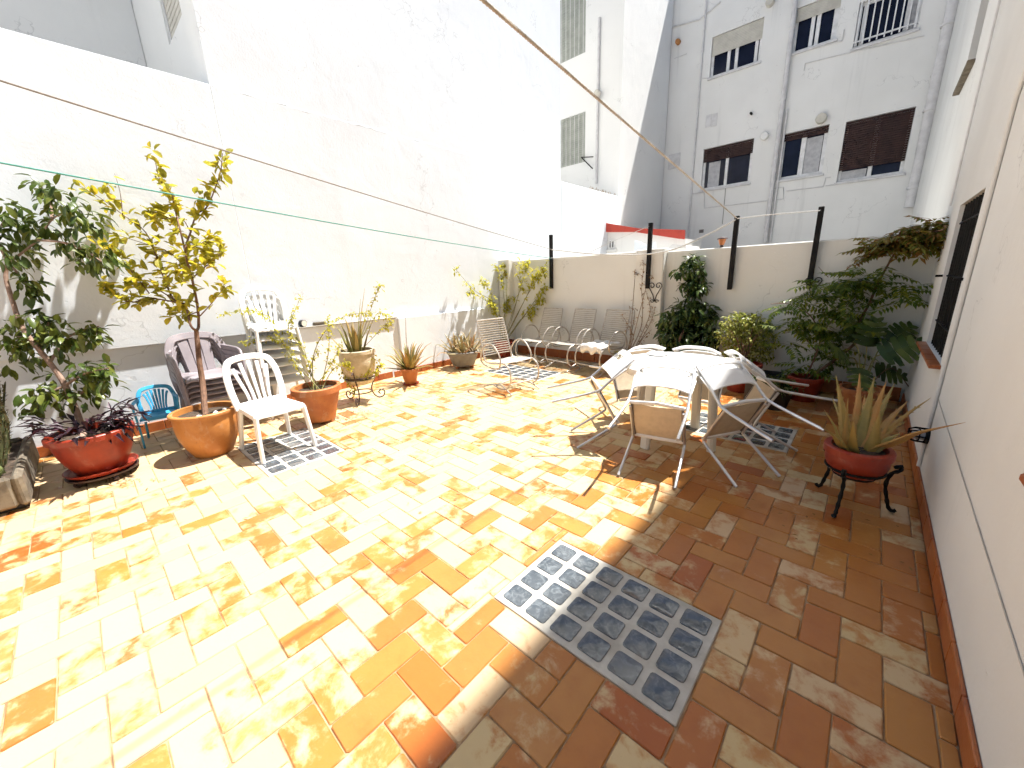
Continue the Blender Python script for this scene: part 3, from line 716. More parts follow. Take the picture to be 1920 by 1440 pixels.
# ============================================================ FURNITURE
# ---- moulded plastic chairs; local: +X forward, +Y left, seat at z ~ 0.43
def mono_chair(mat, name, label, group=None, arms=False, w=0.42, hb=0.86, ribs=5, wide_mid=False):
    t = thing(name, label, 'chair', group=group); a = w / 2; m = M[mat]
    nu, nv = 14, 12; vs = []; fs = []; D0, D1 = -0.22, 0.23
    def surf(u, v):
        x = D0 + (D1 - D0) * u; hw = a * (0.90 + 0.12 * u); y = hw * (2 * v - 1)
        z = 0.435 - 0.018 * math.sin(math.pi * v) * (1 - 0.4 * u) + 0.012 * u
        if u > 0.86: z -= 0.035 * ((u - 0.86) / 0.14) ** 2
        if v < 0.1 or v > 0.9: z -= 0.018 * (abs(v - 0.5) - 0.4) / 0.1
        return x, y, z
    for i in range(nu + 1):
        for j in range(nv + 1): vs.append(surf(i / nu, j / nv))
    K = len(vs); vs += [(x, y, z - 0.014) for x, y, z in vs]
    W = nv + 1
    for i in range(nu):
        for j in range(nv):
            q = i * W + j; fs.append((q, q + W, q + W + 1, q + 1)); fs.append((K + q, K + q + 1, K + q + W + 1, K + q + W))
    for i in range(nu):
        for q, s_ in ((i * W, 1), (i * W + nv, -1)):
            l = (q, q + W, K + q + W, K + q); fs.append(l if s_ < 0 else l[::-1])
    for j in range(nv):
        for q in (j, nu * W + j): fs.append((q, q + 1, K + q + 1, K + q))
    mb = MB(); mb.add(vs, fs)
    for s_ in (-1, 1):   # side aprons
        mb.ribbon([(D0 + 0.01, s_ * a * 0.90, 0.405), (D1 - 0.02, s_ * a * 1.0, 0.405)], 0.05, 0.014, (0, 0, 1))
    mb.build('seat', m, t)
    for s_ in (-1, 1):
        if arms:
            mb = MB().ribbon(spline([(0.27, s_ * (a + 0.035), 0.0), (0.245, s_ * (a + 0.03), 0.22), (0.22, s_ * (a + 0.035), 0.45), (0.18, s_ * (a + 0.045), 0.60), (0.08, s_ * (a + 0.05), 0.635), (-0.10, s_ * (a + 0.04), 0.64), (-0.25, s_ * (a - 0.01), 0.655)], 5), lambda t_: 0.062 if t_ < 0.45 else 0.055, 0.024, lambda i: (0.25, 0, 1) if i > 17 else (1, 0, 0.0))
            mb.build('arm', m, t)
        else:
            MB().ribbon([(0.25, s_ * (a + 0.02), 0.0), (0.225, s_ * (a + 0.008), 0.20), (0.205, s_ * (a - 0.008), 0.41)], lambda t_: 0.040 + 0.022 * t_, 0.032, (1, 0, 0)).build('leg', m, t)
        MB().ribbon([(-0.29, s_ * (a + 0.01), 0.0), (-0.25, s_ * (a - 0.005), 0.2), (-0.21, s_ * (a - 0.025), 0.41)], lambda t_: 0.040 + 0.025 * t_, 0.032, (1, 0, 0)).build('leg', m, t)
    # backrest: outer hoop and upright ribs
    zt = hb
    bx_ = lambda z: -0.205 - 0.30 * (z - 0.42)
    hoop = [(bx_(0.40), s, z) for s, z in ((a * 0.93, 0.40), (a * 1.0, 0.52), (a * 1.02, 0.62), (a * 0.98, zt - 0.13), (a * 0.80, zt - 0.035), (a * 0.42, zt - 0.006), (0, zt))]
    hoop = [(bx_(z) - 0.03 * (1 - (s / a) ** 2), s, z) for _, s, z in hoop]; hoop += [(x, -s, z) for x, s, z in hoop[-2::-1]]
    nrm = V((1, 0, 0.30))
    mb = MB(); H = spline(hoop, 6)
    cen = V((bx_(0.62), 0, 0.60))
    mb.ribbon(H, 0.058 if not wide_mid else 0.075, 0.022, lambda i: (V(H[i]) - cen) if i not in (0, len(H) - 1) else (V(H[i]) - cen))
    mb.build('back_hoop', m, t)
    if wide_mid:
        P_ = [(bx_(z) - 0.028, 0, z) for z in (0.40, 0.5, 0.6, 0.7, zt - 0.03)]
        for y in (-0.088, 0, 0.088):
            MB().ribbon([(x, y * (0.9 + 0.25 * i / 4), z - (0.02 if y and i == 4 else 0)) for i, (x, _, z) in enumerate(P_)], lambda t_: 0.078 + 0.016 * t_, 0.018, (0, 1, 0)).build('back_rib', m, t)
    else:
        for k in range(ribs):
            f = (k - (ribs - 1) / 2) / ((ribs - 1) / 2) if ribs > 1 else 0
            MB().ribbon(spline([(bx_(z) - 0.02 * (z - 0.4) / 0.4, y, z) for y, z in ((f * a * 0.42, 0.41), (f * a * 0.44, 0.52), (f * a * 0.58, 0.66), (f * a * 0.68, zt - 0.035 - 0.055 * f * f))], 4), lambda t_: 0.022 + 0.012 * t_, 0.016, (0, 1, 0)).build('back_rib', m, t)
        MB().ribbon([(bx_(0.435), -a * 0.9, 0.435), (bx_(0.435) - 0.01, 0, 0.435), (bx_(0.435), a * 0.9, 0.435)], 0.05, 0.018, (0, 0, 1)).build('lower_rail', m, t)
    return t
single = mono_chair('white_plastic', 'plastic_chair', 'single white plastic chair standing on the glass blocks between two clay pots')
single.location = (-4.02, 1.03, 0.003); single.rotation_euler = (0, 0, R(4))
ORD = ['', 'second from the top', 'third from the top', 'fourth from the top', 'third from the bottom', 'second from the bottom', 'lowest']
ys = gx(532, 680, -5.1).y
for k in range(7):
    c = copy_tree(single); lab = 'white plastic chair at the top of the tall white stack by the wall' if k == 6 else 'white plastic chair, ' + ORD[6 - k] + ' of the tall white stack by the wall'
    c.location = (-5.24 + 0.012 * k, ys - 0.004 * k, 0.0015 + 0.105 * k); c.rotation_euler = (0, 0, R(-6 + 0.6 * (k % 3))); tag(c, lab, 'chair', 'stacked white plastic chairs')
lil = mono_chair('lilac_plastic', 'plastic_armchair', 'lilac grey plastic armchair at the top of its stack beside the wall', 'stacked lilac grey armchairs', True, 0.47, 0.80, wide_mid=True)
yl = gx(392, 700, -5.1).y
for k in range(5):
    c = lil if k == 4 else copy_tree(lil)
    c.location = (-5.16 + 0.01 * k, yl, 0.0015 + 0.055 * k); c.rotation_euler = (0, 0, R(2 - 0.7 * (k % 2)))
    if k < 4: tag(c, 'lilac grey plastic armchair, ' + (ORD[4 - k] if k else 'lowest') + ' of its stack beside the wall')
blue = mono_chair('blue_plastic', 'child_armchair', 'small sky blue plastic child armchair beside the white wall', None, True, 0.45, 0.80, ribs=7)
blue.scale = (0.63, 0.63, 0.66); yb = gx(298, 770, -5.25).y; blue.location = (-5.28, yb, 0.0015); blue.rotation_euler = (0, 0, R(-8))

# ---- metal loop chairs; local +X forward
def loop_chair(label, group=None):
    t = thing('loop_chair', label, 'chair', group=group); w = 0.245; m = M['chrome_old']; r = 0.011
    for s_ in (-1, 1):
        y = s_ * w
        # back upright and seat rail: one bent tube
        MB().tube(spline([(-0.40, y * 0.93, 0.94), (-0.36, y * 0.95, 0.80), (-0.29, y * 0.97, 0.58), (-0.25, y, 0.44), (-0.20, y, 0.39), (-0.05, y, 0.385), (0.16, y, 0.415), (0.235, y, 0.41)], 5), r, 8).build('side_rail', m, t)
        yo = s_ * (w + 0.025)
        # arm loop running into the big front curve and the foot
        MB().tube(spline([(-0.29, yo, 0.40), (-0.27, yo, 0.52), (-0.16, yo, 0.635), (0.0, yo, 0.645), (0.11, yo, 0.56), (0.16, yo, 0.46), (0.13, yo, 0.36), (0.02, yo, 0.325), (-0.12, yo, 0.335), (-0.24, yo, 0.36), (-0.29, yo, 0.40)], 5), r, 8).build('arm_loop', m, t)
        MB().tube(spline([(0.235, y, 0.41), (0.30, y, 0.37), (0.335, y, 0.27), (0.31, y, 0.15), (0.22, y, 0.075), (0.08, y, 0.06), (-0.06, y, 0.085), (-0.20, y, 0.05), (-0.29, y, 0.0115)], 5), r, 8).build('front_loop', m, t)
        MB().tube(spline([(-0.06, y - s_ * 0.023, 0.085), (0.08, y - s_ * 0.023, 0.10), (0.22, y - s_ * 0.015, 0.06), (0.34, y, 0.0115)], 5), r, 8).build('foot', m, t)
    MB().tube([(-0.40, -w * 0.93, 0.94), (-0.40, w * 0.93, 0.94)], r, 8).build('top_rail', m, t)
    MB().tube([(0.312, -w, 0.15), (0.312, w, 0.15)], r * 0.9, 8).build('cross_bar', m, t)
    MB().tube(spline([(-0.02, -w + 0.01, 0.075), (0.0, 0, 0.11), (-0.02, w - 0.01, 0.075)], 6), r * 0.9, 8).build('cross_bar', m, t)
    for k in range(15):
        f = k / 14; z = 0.905 - f * 0.44; x = -0.385 + 0.128 * f ** 0.9; yy = w * (0.935 + 0.05 * f)
        MB().ribbon([(x, -yy, z), (x - 0.012, 0, z), (x, yy, z)], 0.014, 0.006, (0.25, 0, 1)).build('slat', M['strap'], t)
    for k in range(13):
        f = k / 12; x = -0.19 + f * 0.41; z = 0.398 + (0.03 * f if f > 0.3 else 0.012 * f)
        MB().ribbon([(x, -w, z), (x, 0, z - 0.012), (x, w, z)], 0.016, 0.006, (1, 0, 0)).build('slat', M['strap'], t)
    return t
lc = loop_chair('lone silver metal loop chair standing in the sun on the tiles')
lc.location = (-3.60, 3.88, 0.003); lc.rotation_euler = (0, 0, R(-9))
for (px, py, rz, lab) in ((1022, 634, -97, 'leftmost of the silver loop chairs against the back wall, next to the corner shrub'), (1078, 640, -98, 'middle silver loop chair of the row against the back wall'), (1128, 648, -100, 'silver loop chair with a white towel on its seat')):
    c = copy_tree(lc); p = gz(px, py, 0.42); p.y = min(p.y, 5.45)
    c.location = (p.x, p.y, 0.003); c.rotation_euler = (0, 0, R(rz)); tag(c, lab, 'chair', 'loop chairs along the back wall')
towel_at = (p.x, p.y, R(rz))
# towel draped on the third chair
mb = MB(); n = 16; vs = []; rnd = random.Random(3)
for i in range(n + 1):
    for j in range(n + 1):
        u, v = i / n * 2 - 1, j / n * 2 - 1; x = 0.03 + u * 0.25; y = v * 0.215
        z = 0.446 + 0.010 * math.sin(5 * u + 2 * v) + 0.012 * math.sin(7 * v - 3 * u) + rnd.uniform(0, 0.006)
        if u > 0.72: z -= (u - 0.72) * 0.36 * (1 + 0.22 * math.sin(7 * v + 1)); x = 0.03 + 0.72 * 0.25 + 0.045 + (u - 0.72) * 0.05 * math.sin(11 * v)
        vs.append((x, y * (1 + 0.04 * math.sin(6 * u)), z))
fs = [(i * (n + 1) + j, (i + 1) * (n + 1) + j, (i + 1) * (n + 1) + j + 1, i * (n + 1) + j + 1) for i in range(n) for j in range(n)]
mb.add(vs, fs); o = mb.build('towel', M['cloth'], angle=80); o.location = (towel_at[0], towel_at[1], 0.003); o.rotation_euler = (0, 0, towel_at[2])
md = o.modifiers.new('s', 'SOLIDIFY'); md.thickness = 0.008; md.offset = 1
tag(o, 'crumpled white towel lying on the rightmost chair at the back wall', 'towel')

# ---- round table
TC = V((-1.20, 3.50, 0.0))
tb = thing('round_table', 'round white plastic garden table with tilted chairs leaning on it', 'table', TC)
MB().lathe([(0.0, 0.700), (0.47, 0.698), (0.50, 0.690), (0.505, 0.705), (0.50, 0.722), (0.46, 0.727), (0.13, 0.727), (0.0, 0.727)], 56, cap0=False).build('tabletop', M['white_plastic'], tb)
MB().lathe([(0.44, 0.645), (0.452, 0.645), (0.452, 0.699), (0.44, 0.699)], 48, cap0=False).build('apron', M['white_plastic'], tb)
MB().lathe([(0.001, 0.7275), (0.145, 0.7275), (0.15, 0.733), (0.142, 0.742), (0.05, 0.747), (0.001, 0.747)], 36, cap0=False).build('parasol_cap', M['white_plastic'], tb)
for a in (-104, -14, 76, 166):
    d = V((math.cos(R(a)), math.sin(R(a)), 0)); e = V((-d.y, d.x, 0))
    MB().ribbon([d * 0.385 + V((0, 0, 0.001)), d * 0.365 + V((0, 0, 0.35)), d * 0.34 + V((0, 0, 0.70))], 0.085, 0.055, e).build('leg', M['cream_plastic'], tb)
dish = MB().lathe([(0.06, 0.0), (0.085, 0.004), (0.10, 0.016), (0.097, 0.018), (0.08, 0.008), (0.001, 0.006)], 28).build('ashtray', M['white_plastic'])
dish.location = TC + V((-0.26, 0.21, 0.7278)); tag(dish, 'shallow white plastic dish lying on the round table', 'dish')

# ---- stacking chairs tipped against the table; local: origin at front feet midpoint, +X towards table before tilting
def alu_chair(label, group):
    t = thing('aluminium_chair', label, 'chair', group=group); w = 0.20; r = 0.0115; m = M['aluminium']
    for s_ in (-1, 1):
        y = s_ * w
        MB().tube(spline([(-0.50, y * 1.12, 0.012), (-0.44, y * 1.1, 0.22), (-0.395, y * 1.08, 0.40), (-0.405, y * 1.06, 0.48), (-0.455, y * 1.04, 0.65), (-0.482, y * 1.02, 0.79)], 5), r, 8).build('rear_leg', m, t)
        MB().tube(spline([(0.0, y * 1.02, 0.012), (-0.015, y, 0.22), (-0.03, y * 0.99, 0.385), (-0.055, y * 0.98, 0.415), (-0.20, y * 0.97, 0.415), (-0.37, y * 0.97, 0.405)], 5), r, 8).build('front_leg', m, t)
        MB().ribbon([(-0.05, y * 0.92, 0.4305), (-0.38, y * 0.92, 0.422)], 0.02, 0.012, (0, 1, 0)).build('seat_rail', M['grey_rail'], t)
    # seat panel, slung, with white end bars
    pts = [(-0.055, 0, 0.436), (-0.12, 0, 0.428), (-0.22, 0, 0.424), (-0.32, 0, 0.426), (-0.375, 0, 0.430)]
    MB().ribbon(spline(pts, 3), 2 * w * 0.90, 0.006, (0, 1, 0)).build('seat', M['textile'], t)
    MB().ribbon([(-0.035, -w * 0.93, 0.437), (-0.03, 0, 0.437), (-0.035, w * 0.93, 0.437)], 0.03, 0.022, (1, 0, 0)).build('seat_bar', M['white_plastic'], t)
    MB().ribbon([(-0.385, -w * 1.0, 0.434), (-0.405, 0, 0.434), (-0.385, w * 1.0, 0.434)], 0.03, 0.022, (1, 0, 0)).build('seat_bar', M['white_plastic'], t)
    # moulded backrest: two bands joined by end clips, open slot between
    for z0, hgt, nm in ((0.625, 0.145, 'back_panel'), (0.772, 0.060, 'back_panel')):
        x = -0.455 - (z0 - 0.66) * 0.21
        MB().ribbon(spline([(x + 0.012, -w * 1.12, z0), (x - 0.028, -w * 0.6, z0), (x - 0.036, 0, z0), (x - 0.028, w * 0.6, z0), (x + 0.012, w * 1.12, z0)], 4), hgt, 0.014, (-0.21, 0, 1)).build(nm, M['white_plastic'], t)
    for s_ in (-1, 1):
        MB().ribbon([(-0.445, s_ * w * 1.0, 0.69), (-0.465, s_ * w * 1.0, 0.75)], 0.05, 0.016, (0, 1, 0)).build('back_clip', M['cream_plastic'], t)
    return t
TILT = 60
order = ['leaning on the left side of the table, nearest the loop chairs', 'leaning on the table front with its seat underside facing us', 'leaning on the right front of the table, over glass blocks', 'leaning on the right rear of the table near the red pot', 'leaning on the far side of the table before the green shrub', 'leaning on the left rear of the table near the clay pot']
base = alu_chair('x', 'aluminium chairs leaning round the table')
for k, (ang, rf, tilt) in enumerate(((-138, 0.93, 63), (-80, 0.985, 66), (-30, 0.93, 63), (30, 0.97, 65), (88, 1.0, 67.5), (150, 0.98, 66.5))):
    c = base if k == 0 else copy_tree(base)
    d = V((math.cos(R(ang)), math.sin(R(ang)), 0))
    c.location = TC + d * rf + V((0, 0, 0.0105))
    c.rotation_mode = 'QUATERNION'
    c.rotation_quaternion = Quaternion((0, 0, 1), R(ang + 180)) @ Quaternion((0, 1, 0), R(tilt))
    tag(c, 'white and aluminium chair ' + order[k], 'chair', 'aluminium chairs leaning round the table')

# ---- clothes line posts, ropes
PX = [(1035, 440, 1032, 541), (1219, 418, 1215, 541), (1382, 405, 1368, 543), (1535, 388, 1522, 541)]
tops = []
lbl = ['leftmost black line post on the back wall, above the loop chairs', 'black line post beside the pilaster of the back wall', 'black line post above the bush in the red pot, with rope tied on', 'rightmost black line post on the back wall, above the leafy tree']
for k, (x0, y0, x1, y1) in enumerate(PX):
    yw = 5.972 if k != 1 else 5.88
    a, b = gy(x0, y0, yw), gy(x1, y1, yw); x = (a.x + b.x) / 2
    t = thing('line_post', lbl[k], 'post', (x, yw, b.z), 0, 'clothes line posts')
    h = a.z - b.z
    MB().cbox((-0.027, -0.027, 0), (0.027, 0.027, h), 0.004).build('post', M['iron'], t, smooth=False)
    MB().tube([(0, -0.03, h - 0.05), (0, -0.05, h - 0.05)], 0.008, 6).build('hook', M['iron'], t); tops.append(V((x, yw - 0.04, a.z - 0.045)))
def rope(name, m, pts, r, label, sag=0.0, n=60, twist=False):
    P_ = []
    if len(pts) == 2:
        a, b = V(pts[0]), V(pts[1])
        for i in range(n + 1):
            t_ = i / n; p_ = a.lerp(b, t_); p_.z -= sag * 4 * t_ * (1 - t_); P_.append(p_)
    else: P_ = spline(pts, 10)
    mb = MB()
    if twist:
        L_ = sum((P_[i + 1] - P_[i]).length for i in range(len(P_) - 1)); N_ = int(L_ / 0.012)
        a, b = V(pts[0]), V(pts[-1]); d = (b - a).normalized(); s1 = d.cross(V((0, 0, 1))).normalized(); s2 = d.cross(s1)
        for k in range(3):
            Q = []
            for i in range(N_ + 1):
                t_ = i / N_; p_ = a.lerp(b, t_); p_.z -= sag * 4 * t_ * (1 - t_); ph = t_ * L_ / 0.055 * 2 * math.pi + k * 2.094
                Q.append(p_ + (s1 * math.cos(ph) + s2 * math.sin(ph)) * r * 0.52)
            mb.tube(Q, r * 0.56, 5)
    else: mb.tube(P_, r, 7)
    return tag(mb.build(name, M[m]), label, 'rope')
A = gz(905, 0, 2.5); B = tops[2] + V((0, 0, 0.02)); d = (A - B); A2 = B + d * ((YN - B.y) / d.y)
rope('rope', 'rope', [A2, B], 0.0075, 'thick beige twisted rope crossing from top centre to the third post', 0.0, twist=True)
A = gz(0, 141, 2.5); B = gy(1035, 468, 5.93); d = (A - B); A2 = B + d * ((YN - B.y) / d.y)
rope('clothesline', 'rope_grey', [A2, B], 0.0046, 'grey white line running from the far left to the first post', 0.03)
rope('clothesline', 'rope_white', [B, gy(1100, 475, 5.9), gy(1160, 478, 5.85), gy(1219, 476, 5.82), gy(1270, 465, 5.88), gy(1330, 438, 5.92), tops[2]], 0.010, 'slack white line sagging between the first and third post')
rope('clothesline', 'rope_white', [tops[2] + V((0.012, 0, 0.01)), gy(1450, 402, 5.93), gy(1512, 397, 5.93), tops[3]], 0.006, 'short white line between the two rightmost posts')
A = gz(0, 290, 2.2); B = gy(1032, 484, 5.93); d = (A - B); A2 = B + d * ((YN - B.y) / d.y)
rope('clothesline', 'rope_green', [A2, B], 0.0048, 'thin green line running from the far left to the first post', 0.05)
rope('clothesline', 'rope_white', [B + V((0.01, 0, 0)), gy(1090, 478, 5.95), gy(1150, 452, 5.92), tops[1]], 0.004, 'thin pale cord rising from the first to the second post')
A = gy(1382, 404, 5.93)
# ---- can and stone on the ledge of the left wall
def on_ledge(px, py): p_ = gx(px, py, XL + 0.01); return p_
p = on_ledge(567, 600)
cn = thing('tin_can', 'pale tin lying on the ledge of the white wall', 'can', (XL + 0.0, p.y, 0.9685 + 0.045), 0)
o = MB().lathe([(0.043, -0.05), (0.045, -0.05), (0.045, 0.05), (0.043, 0.05)], 24).build('body', M['dark_plastic'], cn); o.rotation_euler = (0, R(90), R(20)); o.scale = (1, 1, 0.55)
o = MB().lathe([(0.001, 0.0275), (0.040, 0.0275), (0.040, 0.0295), (0.001, 0.0295)], 24, cap0=False).build('lid', M['cream_shutter'], cn); o.rotation_euler = (0, R(90), R(20))
p = on_ledge(598, 600); mb = MB(); rnd = random.Random(5)
mb.cbox((-0.026, -0.085, 0), (0.026, 0.085, 0.045), 0.012); o = mb.build('brick', M['stone'], smooth=False); o.location = (XL + 0.006, p.y, 0.9685); tag(o, 'mossy brown brick on the ledge of the white wall beside the tin', 'brick')

# ---- bulkhead light low on the house wall
p = gx(1742, 818, XR)
bl = thing('wall_light', 'black caged light low on the ivory house wall by the large aloe', 'lamp', (XR - 0.001, p.y, p.z))
o = MB().lathe([(0.055, 0), (0.055, 0.015), (0.048, 0.02)], 24, cap1=True).build('base', M['iron'], bl); o.rotation_euler = (0, R(-90), 0)
o = MB().lathe([(0.034, 0.02), (0.034, 0.06), (0.028, 0.08), (0.001, 0.088)], 20, cap0=False).build('glass', M['curtain'], bl); o.rotation_euler = (0, R(-90), 0)
for k in range(4):
    o = MB().tube([(0.05, 0, 0.012), (0.05, 0, 0.07), (0.035, 0, 0.10), (-0.035, 0, 0.10), (-0.05, 0, 0.07), (-0.05, 0, 0.012)], 0.005, 6).build('cage_bar', M['iron'], bl); o.rotation_euler = Quaternion((0, 1, 0), R(-90)).to_matrix().to_4x4().to_euler() if k == 0 else (Matrix.Rotation(R(-90), 4, 'Y') @ Matrix.Rotation(R(45 * k), 4, 'Z')).to_euler()
o = MB().lathe([(0.05, 0.045), (0.055, 0.048), (0.05, 0.052)], 20, cap0=False).build('cage_ring', M['iron'], bl); o.rotation_euler = (0, R(-90), 0)
# ---- ornamental iron plant hangers on the back wall
def scroll(cx, cz, r0, turns, sgn=1, n=26, a0=0):
    return [V((cx + sgn * r0 * (1 - 0.75 * i / n) * math.cos(a0 + turns * 2 * math.pi * i / n), 0, cz + r0 * (1 - 0.75 * i / n) * math.sin(a0 + turns * 2 * math.pi * i / n))) for i in range(n + 1)]
def hanger(px, py, yw, lab, s=1.0):
    p_ = gy(px, py, yw); t = thing('wall_scroll', lab, 'ornament', (p_.x, yw, p_.z), 0, 'iron scrolls on the back wall')
    for sg in (-1, 1):
        MB().tube([V((q.x * s, q.y, q.z * s)) for q in ([V((0, 0, -0.16))] + [V((sg * 0.03, 0, -0.06)), V((sg * 0.10, 0, 0.06))] + scroll(sg * 0.05, 0.07, 0.05, 1.1, sg))], 0.006, 6).build('scroll', M['iron'], t)
        MB().tube([V((q.x * s, q.y, q.z * s)) for q in scroll(sg * 0.035, -0.16, 0.03, 1.0, sg)], 0.005, 6).build('scroll', M['iron'], t)
    return t
hanger(1228, 545, 5.90, 'black iron scroll on the pilaster beside the second line post')
hanger(1524, 535, 6.015, 'black iron scroll on the back wall under the rightmost line post', 0.8)
# ============================================================ PLANTS AND POTS
rp = random.Random(21)
def rv(s=1.0): return V((rp.gauss(0, 1), rp.gauss(0, 1), rp.gauss(0, 1))).normalized() * s
def pot(t, m, rt, rb, h, z0=0.0, rim=0.02, rimh=0.045, th=0.018, bulge=0.0, soil=0.05, n=40):
    pr = [(rb, z0)]
    for k in range(1, 7):
        f = k / 7; pr.append((rb + (rt - rb) * f + bulge * math.sin(math.pi * f), z0 + (h - rimh) * f))
    pr += [(rt, z0 + h - rimh), (rt + rim, z0 + h - rimh + 0.004), (rt + rim, z0 + h - 0.006), (rt + rim - 0.006, z0 + h), (rt - th, z0 + h), (rt - th - 0.004, z0 + h - soil - 0.03)]
    MB().lathe(pr, n, wob=0.004).build('pot', m, t)
    MB().lathe([(0.001, z0 + h - soil + 0.006), (rt * 0.5, z0 + h - soil + 0.010), (rt - th - 0.003, z0 + h - soil)], n, cap0=False, wob=0.003).build('soil', M['soil'], t)
    return z0 + h - soil
def feet(t, r, h=0.045):
    for k in range(3):
        a = 2.1 * k + 0.5; o = MB().cbox((-0.03, -0.018, 0.001), (0.03, 0.018, h), 0.006).build('pot_foot', M['terracotta'], t, smooth=False); o.location = (r * math.cos(a), r * math.sin(a), 0); o.rotation_euler = (0, 0, a)
def gin(x, y, d):
    p_ = gd(x, y, d)
    if p_.x < -5.54: p_ = gx(x, y, -5.54 + 0.08 * rp.random())
    if p_.y > 5.9: p_ = gy(x, y, 5.9 - 0.1 * rp.random())
    if p_.x > 0.4: p_ = gx(x, y, 0.4)
    return p_
def pth(pts, depth, dd=None): return [gin(x, y, depth + (dd[i] if dd else 0)) for i, (x, y) in enumerate(pts)]
def at(path, t):
    k = t * (len(path) - 1); i = min(int(k), len(path) - 2); return path[i].lerp(path[i + 1], k - i), (path[i + 1] - path[i]).normalized()
def along(mb, path, n, L, W, off=0.03, droop=0.15, t0=0.15, shape='leaf', down=0.3, fold=0.2):
    for _ in range(n):
        p_, tg = at(path, t0 + (1 - t0) * rp.random() ** 0.8); d = (tg * 0.5 + rv(0.9) + V((0, 0, -down))).normalized(); s = rp.uniform(0.65, 1.15)
        getattr(mb, shape)(p_ + rv(off * rp.random()), d, V((0, 0, 1)) + rv(0.5), L * s, W * s, fold, droop)
def blob(mb, px, py, rx, ry, depth, n, L, W, down=0.4, shape='leaf', rz=None, fold=0.2, droop=0.2):
    c = gin(px, py, depth); k = depth / FPX; sx = MC.col[0]; sy = MC.col[1]; rd = rz or (rx + ry) / 2
    for _ in range(n):
        u = rv(rp.random() ** 0.4); p_ = c + sx * u.x * rx * k + sy * u.y * ry * k + FW * u.z * rd * k
        d = ((p_ - c).normalized() * 0.5 + rv(0.75) + V((0, 0, -down))).normalized(); s = rp.uniform(0.7, 1.15)
        getattr(mb, shape)(p_, d, V((0, 0, 1)) + rv(0.45), L * s, W * s, fold, droop)
def pinnate(mb, p_, d, L, n=6, l=0.088, w=0.034):
    d = V(d).normalized(); sd = d.cross(V((0, 0, 1)) + rv(0.35)).normalized(); up = sd.cross(d)
    mb.tube([p_, p_ + d * L * 0.5 + up * 0.01, p_ + d * L - up * L * 0.12], 0.0016, 4)
    for k in range(n):
        f = 0.25 + 0.72 * k / (n - 1); q = p_ + d * L * f - up * L * 0.12 * f * f
        for s_ in (-1, 1):
            mb.leaf(q, sd * s_ + d * 0.45 - up * rp.uniform(0.1, 0.5), up, l * rp.uniform(.8, 1.15), w, 0.15, 0.15)
    mb.leaf(p_ + d * L - up * L * 0.12, d - up * 0.3, up, l * 1.1, w, 0.15, 0.15)

# ---- stone trough with succulents, far left
tr = thing('planter_trough', 'weathered stone trough with a prickly pear and dark scaly succulents at the left edge', 'planter', (-4.95, -0.735, 0))
MB().cbox((-0.62, -0.22, 0.035), (0.62, -0.165, 0.27), 0.02).cbox((-0.62, 0.165, 0.035), (0.62, 0.22, 0.27), 0.02).cbox((-0.62, -0.1649, 0.035), (-0.565, 0.1649, 0.27), 0.02).cbox((0.565, -0.1649, 0.035), (0.62, 0.1649, 0.27), 0.02).cbox((-0.5649, -0.1649, 0.036), (0.5649, 0.1649, 0.08), 0.005).build('trough', M['stone'], tr, smooth=False)
MB().box((-0.564, -0.164, 0.081), (0.564, 0.164, 0.235)).build('soil', M['soil'], tr, smooth=False)
for x in (-0.45, 0.5): MB().cbox((x - 0.05, -0.2, 0.001), (x + 0.05, 0.2, 0.034), 0.004).build('foot', M['dark_plastic'], tr, smooth=False)
mb = MB()
for k in range(34):
    b0 = V((rp.uniform(-0.50, 0.40), rp.uniform(-0.12, 0.13), 0.23)); h = rp.uniform(0.32, 0.68); top = b0 + V((rp.uniform(-.10, .10), rp.uniform(-.06, .14), h))
    P_ = [b0, b0.lerp(top, 0.5) + V((rp.uniform(-.03, .03), rp.uniform(-.03, .03), 0)), top]; mb.tube(P_, [0.011, 0.010, 0.006], 5)
    for q in range(46):
        p_, tg = at(P_, rp.random()); mb.leaf(p_, rv() * 0.8 + tg * 0.7, tg, rp.uniform(.028, .055), .013, .3, -0.2)
mb.build('succulent', M['lf_cyl'], tr)
def pad(c, ax, up, s, th=0.018):
    mb = MB(); pr = [(0.001, -1), (0.32, -0.93), (0.62, -0.7), (0.9, -0.25), (1.0, 0.15), (0.9, 0.55), (0.6, 0.86), (0.3, 0.97), (0.001, 1)]
    n = 14; up = V(up).normalized(); ax = V(ax).normalized(); sd = up.cross(ax).normalized(); ax = sd.cross(up)
    vs = []; fs = []
    for r_, z in pr:
        for q in range(n):
            a = 2 * math.pi * q / n; vs.append(V(c) + sd * s * 0.62 * r_ * math.cos(a) + ax * th * r_ ** 0.5 * math.sin(a) + up * s * (z + 1))
    for i in range(len(pr) - 1):
        for q in range(n): fs.append((i * n + q, i * n + (q + 1) % n, (i + 1) * n + (q + 1) % n, (i + 1) * n + q))
    mb.add(vs, fs); return mb
for (x, y, z, s, u) in ((0.50, -0.02, 0.23, 0.06, (.1, -.15, 1)), (0.515, 0.01, 0.335, 0.055, (-.05, .35, 1)), (0.50, -0.06, 0.33, 0.05, (.1, -.4, 1)), (0.45, 0.09, 0.23, 0.05, (.05, .3, 1)), (0.52, 0.04, 0.43, 0.045, (0, .1, 1)), (0.38, -0.08, 0.23, 0.055, (0, -.2, 1))):
    pad((x, y, z), (0.85, 0.5, 0), u, s).build('pad', M['cactus'], tr)

